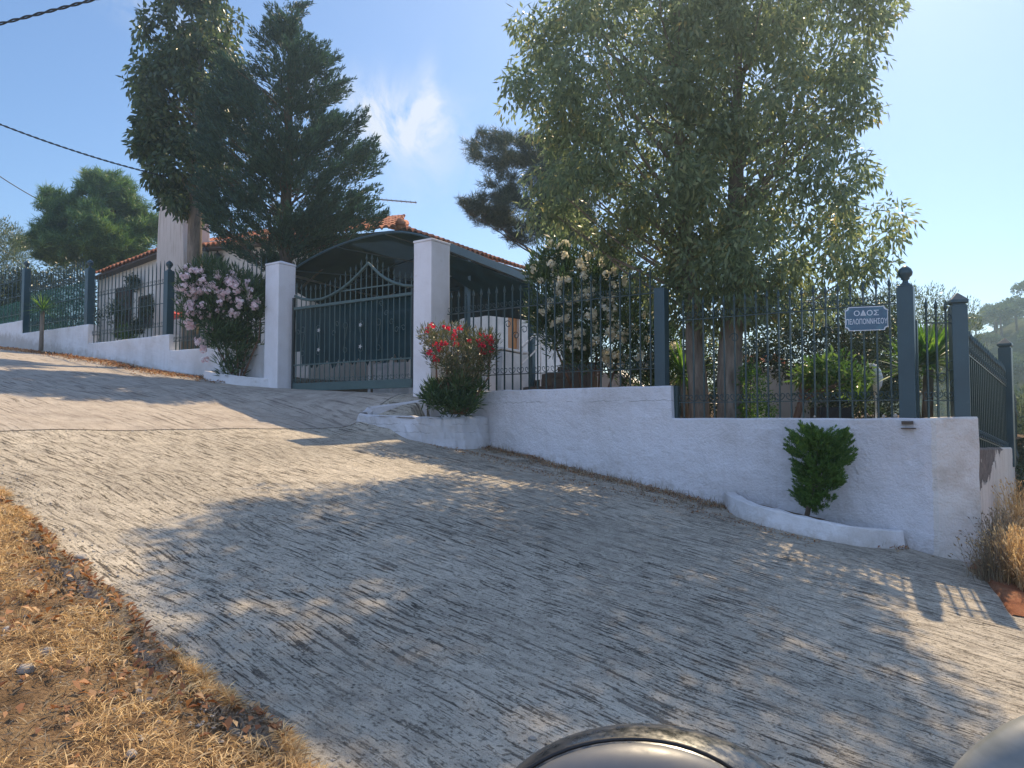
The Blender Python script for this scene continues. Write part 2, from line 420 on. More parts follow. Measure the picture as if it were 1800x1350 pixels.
M['net'] = m_net('green_shade_net', (.010, .024, .026), .98)
M['netfence'] = m_net('green_fence_net', (.05, .14, .12), .72)
M['netgate'] = m_net('dark_gate_net', (.02, .05, .06), .95)
def m_tile():
    t = NT('terracotta'); n = t.noise(t.pos, 5, 5, .6); f = t.noise(t.pos, 40, 4)
    c = t.ramp(n, [(.3, (.30, .10, .055)), (.5, (.48, .17, .085)), (.7, (.60, .30, .18))])
    c = t.mix(t.ramp(t.noise(t.pos, 11, 5, .7), [(.55, 0), (.75, .6)]), c, (.16, .12, .10))
    t.set(color=c, rough=.85, normal=t.bump(f, .004), spec=.2); return t.m
M['tile'] = m_tile()
def m_bark(name, c1, c2, sc=6):
    t = NT(name); v = t.mapping(t.pos, (sc, sc, sc*.22)); n = t.noise(v, 2.2, 6, .65, .4)
    c = t.ramp(n, [(.3, c1), (.65, c2)])
    t.set(color=c, rough=.92, normal=t.bump(n, .02), spec=.1); return t.m
M['bark'] = m_bark('grey_bark', (.12, .095, .075), (.30, .25, .20))
M['bark_dark'] = m_bark('brown_bark', (.06, .045, .035), (.16, .12, .09))
M['bark_red'] = m_bark('reddish_stems', (.13, .07, .05), (.28, .17, .12))
def m_leaf(name, stops, trans=.4, rough=.4, clump=2.0):
    t = NT(name); r = t.geo.outputs['Random Per Island']; n = t.noise(t.pos, clump, 3, .5)
    f = t.math('ADD', t.math('MULTIPLY', r, .55), t.math('MULTIPLY', n, .45))
    c = t.ramp(f, stops)
    t.set(color=c, rough=rough, spec=.45)
    tl = t.n('ShaderNodeBsdfTranslucent'); hs = t.n('ShaderNodeHueSaturation'); hs.inputs['Value'].default_value = 1.6; hs.inputs['Saturation'].default_value = 1.1
    t.link(c, hs.inputs['Color']); t.link(hs.outputs[0], tl.inputs[0])
    mx = t.n('ShaderNodeMixShader'); mx.inputs[0].default_value = trans
    t.link(t.b.outputs[0], mx.inputs[1]); t.link(tl.outputs[0], mx.inputs[2]); t.link(mx.outputs[0], t.out.inputs[0])
    return t.m
M['leaf_kurrajong'] = m_leaf('kurrajong_leaves', [(.25, (.115, .155, .085)), (.5, (.165, .215, .115)), (.72, (.25, .30, .15)), (.8, (.34, .30, .14))], .50)
M['leaf_kurrajong_dark'] = m_leaf('dark_kurrajong_leaves', [(.25, (.04, .07, .035)), (.5, (.065, .105, .045)), (.75, (.13, .16, .07))], .35)
M['leaf_cypress'] = m_leaf('cypress_sprays', [(.25, (.02, .05, .038)), (.5, (.032, .075, .052)), (.75, (.06, .12, .07))], .22, .6)
M['leaf_pine'] = m_leaf('pine_needles', [(.25, (.05, .11, .03)), (.5, (.085, .16, .045)), (.75, (.18, .27, .08))], .3, .55, .8)
M['leaf_pine_dark'] = m_leaf('dark_pine_needles', [(.25, (.018, .035, .022)), (.5, (.03, .05, .03)), (.75, (.06, .08, .045))], .25, .55)
M['leaf_olive'] = m_leaf('grey_green_leaves', [(.25, (.06, .09, .05)), (.5, (.10, .14, .08)), (.75, (.18, .22, .12))], .3)
M['leaf_oleander'] = m_leaf('oleander_leaves', [(.25, (.025, .055, .022)), (.5, (.045, .085, .03)), (.75, (.09, .14, .05))], .3)
M['leaf_bright'] = m_leaf('bright_green_leaves', [(.25, (.05, .11, .022)), (.5, (.09, .18, .035)), (.75, (.18, .28, .06))], .45)
M['leaf_loquat'] = m_leaf('glossy_green_leaves', [(.25, (.045, .095, .025)), (.5, (.08, .15, .04)), (.75, (.16, .24, .07))], .4, .3)
M['leaf_hedge'] = m_leaf('dark_hedge_leaves', [(.25, (.02, .04, .018)), (.5, (.04, .065, .028)), (.75, (.08, .10, .045))], .25)
M['leaf_thuja'] = m_leaf('thuja_sprays', [(.25, (.05, .12, .022)), (.5, (.09, .18, .035)), (.75, (.17, .27, .06))], .35, .6, 5)
M['leaf_redtip'] = m_leaf('oleander_leaves_dry', [(.25, (.05, .07, .035)), (.5, (.09, .11, .05)), (.75, (.17, .14, .08))], .3)
M['leaf_hill'] = m_leaf('hill_pine_foliage', [(.25, (.04, .07, .028)), (.5, (.065, .105, .04)), (.75, (.11, .15, .06))], .25, .7, .5)
M['petal_pink'] = m_leaf('pale_pink_petals', [(.25, (.70, .52, .54)), (.5, (.80, .64, .65)), (.75, (.85, .76, .74))], .35)
M['petal_white'] = m_leaf('cream_petals', [(.25, (.60, .55, .40)), (.5, (.74, .70, .56)), (.75, (.80, .78, .68))], .35)
M['petal_red'] = m_leaf('crimson_petals', [(.25, (.35, .012, .03)), (.5, (.55, .02, .05)), (.75, (.70, .06, .10))], .35)
M['straw'] = m_leaf('dry_straw', [(.2, (.30, .18, .08)), (.5, (.58, .40, .19)), (.8, (.78, .60, .33))], .25, .8, 3)
M['straw_grey'] = m_leaf('weathered_weeds', [(.2, (.12, .09, .06)), (.5, (.26, .20, .13)), (.8, (.40, .33, .22))], .25, .8, 3)
M['deadleaf'] = m_leaf('fallen_leaves', [(.25, (.16, .06, .025)), (.5, (.36, .17, .075)), (.75, (.52, .36, .2))], .2, .7)
M['stone'] = m_plaster('pale_stone', (.46, .42, .37), .6, .02)

def m_sidewall():
    t = NT('peeling_render'); n = t.noise(t.pos, 3.1, 6, .62, .3); z = t.sep(t.pos)[2]; x = t.sep(t.pos)[0]
    up = t.ramp(t.math('ADD', t.math('MULTIPLY', z, .55), t.math('MULTIPLY', t.math('SUBTRACT', 6.2, x), .22)), [(.42, 0), (.72, 1)])
    f = t.ramp(t.math('ADD', t.math('MULTIPLY', n, .62), t.math('MULTIPLY', up, .42)), [(.62, 0), (.635, 1)])
    st = t.ramp(t.noise(t.mapping(t.pos, (8, 8, .8)), 1.6, 5, .6), [(.45, 0), (.75, 1)])
    c = t.mix(t.math('MULTIPLY', st, .5), (.66, .60, .52), (.34, .27, .20))
    br = t.ramp(t.noise(t.pos, 14, 5, .7), [(.35, (.11, .095, .085)), (.65, (.24, .20, .17))])
    c = t.mix(f, c, br)
    h = t.math('SUBTRACT', t.math('MULTIPLY', t.noise(t.pos, 25, 5, .7), .5), t.math('MULTIPLY', f, 1.2))
    t.set(color=c, rough=.95, normal=t.bump(h, .02), spec=.1); return t.m
M['sidewall'] = m_sidewall()

# ------------------------------------------------------------------ ground, road, pavement
ROAD_T = 7.0
def edge_t(s): return interp(s, [(-2, 7.40), (1.1, 7.30), (1.6, 7.24), (2.3, 7.22), (2.9, 7.08), (3.5, 7.03), (4.5, 6.88), (5.2, 6.8)]) + .07*mnoise.noise(Vector((s*3, 0, 0))) + .06*mnoise.noise(Vector((s*11, 0, 5)))
def road_in(s):     # inner (wall side) edge of the road
    if s >= -.35: return -.12
    return interp(-s, [(.35, .35), (.6, .85), (.86, 1.7), (1.4, 2.6), (3, 3.2), (12, 3.4)])
def micro(s, t):
    v = Vector((s, t, 0))
    return .022*mnoise.noise(v*.7)+.010*mnoise.noise(v*2.3)
def st_mesh(name, svals, tfn, nt, mat, label_z=0.0, fine=None):
    vs = []; fs = []; uvs = []
    ns_ = len(svals)
    for i, s in enumerate(svals):
        t0, t1 = tfn(s)
        for j in range(nt):
            t = t0+(t1-t0)*j/(nt-1)
            z = base_z(s, t)+micro(s, t)+label_z
            if j == nt-1: z -= .09
            elif j == nt-2: z -= .02
            p = ST(s, t, z); vs.append(p); uvs.append((s, t))
    for i in range(ns_-1):
        for j in range(nt-1):
            fs.append((i*nt+j, i*nt+j+1, (i+1)*nt+j+1, (i+1)*nt+j))
    me = bpy.data.meshes.new(name); me.from_pydata(vs, [], fs); me.materials.append(mat)
    uvl = me.uv_layers.new(name='st'); idx = np.empty(len(me.loops), dtype=np.int32); me.loops.foreach_get('vertex_index', idx)
    U = np.array(uvs, dtype=np.float32)[idx]; uvl.data.foreach_set('uv', U.reshape(-1))
    me.polygons.foreach_set('use_smooth', [True]*len(me.polygons)); me.update()
    o = bpy.data.objects.new(name, me); COL.objects.link(o); o['kind'] = 'structure'
    return o
JOINT = 7.55
st_mesh('road', list(np.arange(-14, -4, .4))+list(np.arange(-4, JOINT-.005, .045))+[JOINT-.004], lambda s: (road_in(s), edge_t(s)), 150, M['road'])
st_mesh('pavement', list(np.arange(JOINT+.004, 26, .10))+list(np.arange(26, 70, .8)), lambda s: (-.12, edge_t(s)), 110, M['pave'], .006)

def ground_z(x, y):
    s, t = toST(x, y)
    if t < -.05: s2 = max(s, -8)
    z = .149+.165*max(min(s, 45), -45)
    z += interp(s, DELTA) if s > -2 else 0
    if t > edge_t(s)+.02: z += .015+.05*mnoise.noise(Vector((x*1.2, y*1.2, 3)))+.02*mnoise.noise(Vector((x*5, y*5, 3)))
    else: z -= .12
    if -1.6 < s < .0 and t < 2.6 and t > .0: z += .10
    if s < -20: z += 0
    return z-.0
def ground():
    vs = []; fs = []
    def axis(lo, hi, fine_lo, fine_hi, st, far):
        a = list(np.arange(fine_lo, fine_hi, st)); x = fine_hi; d = st
        while x < hi: a.append(x); d *= 1.25; x += d
        a.append(hi); x = fine_lo; d = st
        while x > lo: d *= 1.25; x -= d; a.insert(0, max(x, lo))
        return a
    xs = axis(-145, 145, -9, 8, .13, 0); ys = axis(-40, 140, -1, 9, .13, 0)
    for y in ys:
        for x in xs: vs.append((x, y, ground_z(x, y)))
    n = len(xs)
    for j in range(len(ys)-1):
        for i in range(n-1): fs.append((j*n+i, j*n+i+1, (j+1)*n+i+1, (j+1)*n+i))
    me = bpy.data.meshes.new('ground'); me.from_pydata(vs, [], fs); me.materials.append(M['soil'])
    me.polygons.foreach_set('use_smooth', [True]*len(me.polygons))
    o = bpy.data.objects.new('ground', me); COL.objects.link(o); o['kind'] = 'structure'
ground()

# garden terrace behind the boundary wall
sR, sL = spx(753, 650), spx(489, 650)
s_step = spx(1179, 700); s_l1 = spx(297, 600); s_l2 = spx(155, 590); s_l3 = spx(38, 575)
P1 = Vector((4.95, 7.88, 0)); P2 = Vector((7.25, 10.7, 0))
def garden_z(s):
    return interp(s, [(-4, 1.35), (0, 1.45), (s_step-.2, 1.47), (s_step+1, 1.62), (sR, 1.90), (sL, 2.02), (sL+1, 2.35), (s_l1, 2.65), (s_l2, 3.1), (s_l3, 3.6), (30, 4.2), (60, 6)])
def garden():
    vs = []; fs = []; S = list(np.arange(0, 40, .5)); T = [.05, .6, 1.2, 2, 3, 4.5, 6, 9, 13, 18, 26, 40]
    for t in T:
        for s in S:
            s0 = s - (max(0, (t))*.62 if s < .3 else 0)   # right side follows the side wall
            p = ST(s, -t); 
            if s == 0:
                d = (P2-P1).normalized(); p = Vector((P1.x-.05, P1.y+.12, 0))+d*t*1.05
            z = garden_z(s)+.03*mnoise.noise(Vector((p.x*2, p.y*2, 0)))
            vs.append((p.x, p.y, z-(.2 if s == 0 else 0)))
    n = len(S)
    for j in range(len(T)-1):
        for i in range(n-1): fs.append((j*n+i, j*n+i+1, (j+1)*n+i+1, (j+1)*n+i))
    me = bpy.data.meshes.new('garden_ground'); me.from_pydata(vs, [], fs); me.materials.append(M['garden'])
    o = bpy.data.objects.new('garden_ground', me); COL.objects.link(o); o['kind'] = 'structure'
garden()

# ------------------------------------------------------------------ boundary walls
def wall_strip(name, stations, thick, mat, step=.12, zdepth=.4, rnd=.008, open_ends=False):
    """stations: list of (x, y, ztop, nx, ny) outward normal; one continuous strip"""
    rows = []; prev = None
    dense = []
    for a, b_ in zip(stations[:-1], stations[1:]):
        L = math.hypot(b_[0]-a[0], b_[1]-a[1]); k = max(1, int(L/step))
        for i in range(k): dense.append([a[j]+(b_[j]-a[j])*i/k for j in range(5)])
    dense.append(list(stations[-1]))
    vs = []; fs = []; nz = 14
    for (x, y, zt, nx, ny) in dense:
        l = math.hypot(nx, ny); nx, ny = nx/l, ny/l
        g = min(GZ(x+nx*.2, y+ny*.2), zt-.1)-zdepth
        top = zt+.012*mnoise.noise(Vector((x*3, y*3, 1)))
        ring = []
        for k in range(nz):
            z = g+(top-.02-g)*k/(nz-1); d = rnd*mnoise.noise(Vector((x*4, y*4, z*4)))*2
            ring.append((x+nx*d, y+ny*d, z))
        ring.append((x-nx*.018, y-ny*.018, top)); ring.append((x-nx*(thick-.018), y-ny*(thick-.018), top))
        ring.append((x-nx*thick, y-ny*thick, top-.02)); ring.append((x-nx*thick, y-ny*thick, g))
        vs += ring
    m = nz+4
    for i in range(len(dense)-1):
        for k in range(m-1): fs.append((i*m+k, (i+1)*m+k, (i+1)*m+k+1, i*m+k+1))
    fs.append(tuple(range(m))); fs.append(tuple((len(dense)-1)*m+k for k in range(m))[::-1])
    b_ = MB(); b_.add(vs, fs); return b_.build(name, mat)
def sst(s, zt): p = ST(s, 0); return (p.x, p.y, zt, N[0], N[1])
Z1, Z2 = 1.59, 2.01
o = wall_strip('boundary_wall', [(P1.x, P1.y-.02, 1.60, .1, -1), (4.50, 7.865, Z1, .02, -1), (4.40, 7.92, Z1, -.35, -.95), sst(.15, Z1), sst(s_step-.012, Z1), sst(s_step, Z2), sst(sR-.2, Z2)], .26, M['wall'], .1)
tag(o, 'long white roughcast wall with a step, carrying the right-hand railing down to the street corner', 'wall')
ZL = [3.05, 3.45, 3.94, 4.33]
o = wall_strip('boundary_wall', [sst(sL+.2, ZL[0]-.03), sst(s_l1-.01, ZL[0]+.04), sst(s_l1, ZL[1]), sst(s_l2-.01, ZL[1]), sst(s_l2, ZL[2]), sst(s_l3-.01, ZL[2]+.02), sst(s_l3, ZL[3]), sst(32, ZL[3]), sst(32.01, 5.0), sst(45, 5.2)], .24, M['wall_left'], .25)
tag(o, 'white plastered wall stepping up the street to the left of the gate', 'wall')
# side wall that turns the corner and runs away on the right
d12 = (P2-P1).normalized(); nside = Vector((d12.y, -d12.x, 0))
a_ = P1+Vector((.0, .05, 0)); o = wall_strip('side_wall', [(a_.x, a_.y, 1.27, nside.x, nside.y), (P2.x, P2.y, 1.17, nside.x, nside.y)], .25, M['sidewall'], .15)
tag(o, 'lower cream wall round the corner with peeling render showing grey masonry', 'wall')

# small hole with a brick end and vent in the wall
b_ = MB(); q = onwall(1595, 743, .03); b_.box((q.x, q.y, q.z), .11, .05, .035, (E[0], E[1], 0), (N[0], N[1], 0))
q2 = onwall(1597, 751, .04); b_.box((q2.x, q2.y, q2.z-.012), .14, .07, .012, (E[0], E[1], 0), (N[0], N[1], 0))
tag(b_.build('wall_bracket', M['brownwood'], bevel=.004), 'small rusty bracket sticking out of the white wall below the corner post', 'bracket')

# gate pillars
def pillar(px, s, ztop, w, d, label):
    zb = garden_z(s)-.5
    r = empty('gate_pillar', ST(s, .0, zb+.35), label, 'pillar', 'white pillars either side of the gate')
    b_ = MB(); nz = 16
    def ringp(z, k=1.0):
        out = []
        for i, j in ((-1, 1), (1, 1), (1, -1), (-1, -1)):
            dd = .004*mnoise.noise(Vector((z*3, i*5., j*5.)))
            p = ST(s+i*(w/2+dd)*k, j*(d/2+dd)*k-.02, z); out.append(p)
        return out
    vs = []; fs = []
    for k in range(nz): vs += ringp(zb+(ztop-zb)*k/(nz-1), 1.0)
    for k in range(nz-1):
        for i in range(4): fs.append((k*4+i, k*4+(i+1) % 4, (k+1)*4+(i+1) % 4, (k+1)*4+i))
    fs.append((3, 2, 1, 0)); fs.append(tuple((nz-1)*4+i for i in range(4))); b_.add(vs, fs)
    b_.build('shaft', M['pillar'], r, bevel=.012)
    c = MB(); vs = ringp(ztop+.002, 1.03)+ringp(ztop+.035, 1.03)+[ST(s, -.02, ztop+.11)]
    c.add(vs, [(0, 1, 5, 4), (1, 2, 6, 5), (2, 3, 7, 6), (3, 0, 4, 7), (4, 5, 8), (5, 6, 8), (6, 7, 8), (7, 4, 8), (3, 2, 1, 0)])
    c.build('cap', M['pillar'], r, bevel=.006)
    return r
pillar(753, spx(757, 600), pz(430, onwall(753).y), .38, .46, 'taller-looking white square pillar on the right of the gate beside the red oleander')
pillar(489, spx(490, 600), pz(468, onwall(489).y), .40, .40, 'white square pillar on the left of the gate with grey stains at its foot')

# ------------------------------------------------------------------ iron railings
def arc(c, ax, az_, r, a0, a1, n=10):
    return [c+ax*(r*math.cos(a0+(a1-a0)*i/n))+az_*(r*math.sin(a0+(a1-a0)*i/n)) for i in range(n+1)]
EX = Vector((E[0], E[1], 0)); NX = Vector((N[0], N[1], 0)); UP = Vector((0, 0, 1))
SPEAR = MB().lathe((0, 0, 0), [(.008, -.02), (.014, -.012), (.008, 0), (.021, .035), (.016, .06), (.0015, .125)], 8).mesh('spearhead', M['iron'])
SPEAR_THIN = MB().lathe((0, 0, 0), [(.010, 0), (.011, .02), (.001, .15)], 6).mesh('spearhead', M['iron'])
FINIAL = MB().lathe((0, 0, 0), [(.05, 0), (.052, .02), (.03, .03), (.026, .06), (.042, .07), (.040, .085), (.066, .11), (.072, .14), (.058, .175), (.03, .20), (.01, .215)], 18).mesh('finial', M['post'], True)
_barmesh = {}
def barmesh(h, w, mat):
    k = (round(h, 2), w, mat.name)
    if k not in _barmesh:
        m = MB(); m.box((0, 0, k[0]/2), w, w, k[0]); _barmesh[k] = m.mesh('bar', mat)
    return _barmesh[k]
def scroll_row(b_, p0, ax, L, n, z0, r=.058, tr=.0055, nrm=NX):
    step = L/n
    for i in range(n):
        c = p0+ax*(step*(i+.5)); c = Vector((c.x, c.y, z0+r+.012))+nrm*.016
        rr = min(r, step*.44)
        pts = arc(c, ax, UP, rr, math.pi*1.0, math.pi*2.0, 8)
        cr = rr*.36
        end = arc(c+ax*(rr-cr), ax, UP, cr, 0, math.pi*1.25, 6)[1:]
        st_ = arc(c-ax*(rr-cr), ax, UP, cr, math.pi, -math.pi*.25, 6)[1:][::-1]
        b_.tube(st_+pts+end, tr, 4)
def big_scroll(b_, c, ax, r, flip, nrm=NX, tr=.006):
    c = c+nrm*.018; f = -1 if flip else 1
    pts = []
    for i in range(22):
        a = i/21*math.pi*2.2; rr = r*(1-.62*i/21)
        pts.append(c+ax*(f*rr*math.cos(a))+UP*(rr*math.sin(a)))
    b_.tube(pts, tr, 4)
def fence(p0, p1, z0, label, n, mid=False, thin=False, zs=(.24, 1.25, 1.50), motif=True, group='iron railing panels on the white walls', nrm=None, slope=0.0, mat=None, sag=0.0):
    mat = mat or M['iron']; p0 = Vector((p0.x, p0.y, 0)); p1 = Vector((p1.x, p1.y, 0))
    d = p1-p0; L = d.length; ax = d.normalized(); nrm = nrm or NX
    r = empty('iron_railing', Vector((p0.x, p0.y, z0)), label, 'railing', group)
    zt = lambda f: z0+slope*f
    b_ = MB()
    for z in [zs[0], zs[1]]+([.74] if mid else []):
        bb = MB(); bb.bar(p0+UP*(zt(0)+z), p1+UP*(zt(1)+z), .034, .012); bb.build('rail', mat, r)
    for zz in (zs[0], zs[1]):
        st = L/n; pr = MB(); scroll_row(pr, Vector((-st/2, 0, 0)), Vector((1, 0, 0)), st, 1, 0, nrm=Vector((0, -1, 0))*1.0); sm = pr.mesh('scroll', mat)
        for i in range(n):
            p = p0+ax*(st*(i+.5)); inst(sm, 'scroll', r, (p.x, p.y, zt((i+.5)/n)+zz+.004), (0, 0, math.atan2(-ax.y, -ax.x) if ax.x < 0 else math.atan2(ax.y, ax.x)))
    if motif:
        cen = p0+ax*(L*.5)+UP*(zt(.5)+.80)
        for k in range(-4, 5):
            c = cen+ax*(k*L/n*1.0)+UP*(.05*abs(k)-.13*(k % 2))
            mo = MB(); big_scroll(mo, c, ax, .062, k < 0, nrm); mo.build('curl', mat, r)
    st = L/n
    for i in range(n):
        f = (i+.5)/n; p = p0+ax*(st*(i+.5)); h = zs[2]-.02
        if sag: h -= sag*math.sin(math.pi*f)
        h += .015*(hash1(i*3.3+z0)-.5)
        bo = inst(barmesh(h, .018, mat), 'bar', r, (p.x, p.y, zt(f)+.0), (0, 0, math.atan2(ax.y, ax.x)+.02*(hash1(i)-.5)))
        inst(SPEAR_THIN if thin else SPEAR, 'spearhead', bo, (p.x, p.y, zt(f)+round(h, 2)))
    return r
def fence_post(p, z0, z1, w, label, kind='ball', mat=None, ax=EX, group='square iron fence posts'):
    mat = mat or M['post']; p = Vector((p.x, p.y, 0)); ay = Vector((-ax.y, ax.x, 0))
    r = empty('fence_post', (p.x, p.y, z0), label, 'post', group)
    b_ = MB(); b_.box((p.x, p.y, (z0+z1)/2), w, w, z1-z0, ax, ay); b_.build('shaft', mat, r, bevel=.006)
    if kind == 'ball':
        c = MB(); c.box((p.x, p.y, z1+.012), w*.9, w*.9, .022, ax, ay); c.build('cap', mat, r, bevel=.004)
        inst(FINIAL, 'finial', r, (p.x, p.y, z1+.02), scale=(w/.155,)*3)
    elif kind == 'pyramid':
        c = MB(); h = w*.56
        def rg(k, z): return [p+ax*(i*k)+ay*(j*k)+UP*z for i, j in ((-1, -1), (1, -1), (1, 1), (-1, 1))]
        vs = rg(w*.40, z1+.001)+rg(w*.40, z1+.02)+rg(h, z1+.03)+rg(h, z1+.06)+[p+UP*(z1+.15)]
        fs = []
        for k in range(3):
            for i in range(4): fs.append((k*4+i, k*4+(i+1) % 4, k*4+4+(i+1) % 4, k*4+4+i))
        fs += [(12+i, 12+(i+1) % 4, 16) for i in range(4)]+[(3, 2, 1, 0)]
        c.add(vs, fs); c.build('cap', mat, r, bevel=.003)
    return r
wt = -.11      # railings stand on the middle of the wall
W = lambda px, t=wt, py=600: onwall(px, py, t)
# right of the gate
fence(W(1153), W(787), Z2, 'iron railing on the high part of the wall between right gate pillar and dark post', 24)
fence_post(W(1163), Z2-.0, Z2+1.30, .15, 'dark blue-green post standing at the step of the wall in front of the trees', None, group=None)
b_ = MB(); q = W(1187, -.13, 700); b_.box((q.x+.02, q.y, Z1+.21), .06, .10, .42, EX, NX); tag(b_.build('step_channel', M['iron'], bevel=.004), 'short weathered iron upright fixed against the step of the wall', 'post')
fence(W(1577), W(1193), Z1, 'iron railing on the low wall carrying the blue street sign', 19, zs=(.20, 1.27, 1.46))
fence_post(W(1594), Z1, pz(506, W(1594).y), .165, 'tall corner post with an acorn finial, right beside the street sign')
b_ = MB(); q = W(1609, -.22); b_.box((q.x, q.y, Z1+.54), .05, .07, 1.08, EX, NX); tag(b_.build('gate_channel', M['post'], bevel=.004), 'narrow upright channel just right of the tall acorn post', 'post')
q3 = Vector((4.30, 8.02, 0)); c1 = Vector((W(1612).x+.02, 7.98, 0)); c2 = P(1686, 640, 7.98); c2 = Vector((c2.x, c2.y, 0))
fence(c1, c2-Vector((.08, 0, 0)), Z1, 'short railing of three bars between the last two corner posts', 3, zs=(.19, 1.03, 1.19), motif=False, nrm=Vector((0, -1, 0)))
b_ = MB()
for dx, dz, rr in ((.30, .55, .07), (.20, .43, .06), (.33, .36, .06)): big_scroll(b_, Vector((c1.x+dx, c1.y, Z1+dz)), Vector((1, 0, 0)), rr, False, Vector((0, -1, 0)))
tag(b_.build('iron_scrolls', M['iron']), 'loose curled iron ornaments between the last two corner posts', 'ornament')
fence_post(c2, Z1-.2, pz(538, 7.98), .155, 'corner post with a pyramid cap, last on the white wall', 'pyramid', ax=Vector((.96, -.28, 0)))
# side railing
P3 = P(1768, 650, 10.6); P3 = Vector((P3.x, P3.y, 0)); P4 = P3+Vector((1.9, 2.6, 0))
dirs = (P3-c2).normalized(); ns_ = Vector((dirs.y, -dirs.x, 0))
r = fence(c2+dirs*.10, P3-dirs*.1, 1.30, 'side railing running away round the right-hand corner, backed with dark sheet', 25, nrm=ns_, slope=-.30, zs=(.14, 1.04, 1.24), motif=False)
sh = MB(); a0 = c2+dirs*.1-ns_*.03; a1 = P3-dirs*.1-ns_*.03
sh.prism([a0+UP*1.34, a1+UP*1.04, a1+UP*2.02, a0+UP*2.32], -ns_*.006); sh.build('backing_sheet', M['netgate'], r)
fence_post(P3, .9, pz(612, 10.6), .16, 'far side post beyond the corner railing, against the hillside', 'pyramid', ax=dirs)
r = fence(P3+dirs*.12, P4, 1.1, 'lower side railing beyond the far post, half hidden by bushes', 20, nrm=ns_, slope=-.4, zs=(.14, .9, 1.15), motif=False)
sh = MB(); a0 = P3+dirs*.12-ns_*.03; a1 = P4-ns_*.03; sh.prism([a0+UP*1.14, a1+UP*.74, a1+UP*1.6, a0+UP*2.0], -ns_*.006); sh.build('backing_sheet', M['netgate'], r)
# left of the gate
fence(W(306), W(470), ZL[0]+.02, 'iron railing behind the pink oleander, left of the gate', 22, mid=True, thin=True, motif=False, zs=(.22, 1.22, 1.60))
fence_post(W(295), ZL[0], pz(478, W(295).y), .17, 'post with ball finial between the pink oleander and the railing with hanging baskets')
fence(W(290), W(162), ZL[1], 'open iron railing in front of the house wall with the hanging plants', 20, mid=True, thin=True, zs=(.22, 1.20, 1.60))
fence_post(W(155), ZL[1], pz(474, W(155).y), .17, 'post with ball finial at the left end of the open railing')
fence(W(150), W(49), ZL[2], 'iron railing covered with green net behind the little yucca', 22, mid=True, thin=True, zs=(.22, 1.20, 1.60))
fence_post(W(43), ZL[2]-.05, pz(474, W(43).y), .17, 'leftmost post with ball finial, where two green nets meet')
fence(W(37), W(-90), ZL[3], 'leftmost iron railing with green net along its foot', 20, mid=True, thin=True, zs=(.22, 1.20, 1.60))

def net(name, pa, pb, za, zb_, label, mat, wav=.03, nu=40, nv=14):   # za, zb_: functions f -> z bottom, top
    b_ = MB()
    def fn(u, v):
        p = pa.lerp(pb, u); z = za(u)+(zb_(u)-za(u))*v
        w = wav*mnoise.noise(Vector((u*9, v*3, 2)))
        return (p.x-N[0]*.03+N[0]*w, p.y-N[1]*.03+N[1]*w, z)
    b_.grid(nu, nv, fn); o = b_.build(name, mat, smooth=True, fixn=False); return tag(o, label, 'net', 'green nets tied to the railings')
net('shade_net', W(150, -.15), W(49, -.15), lambda f: ZL[2]+.02+.05*abs(math.sin(f*7)), lambda f: ZL[2]+1.19-.03*math.sin(f*3), 'green shade net stretched over the railing behind the little yucca', M['netfence'])
net('shade_net', W(37, -.15), W(-90, -.15), lambda f: ZL[3]+.02, lambda f: ZL[3]+.55+.45*math.exp(-f*3.0)*0.2+.0, 'sagging green net along the foot of the leftmost railing', M['netfence'])

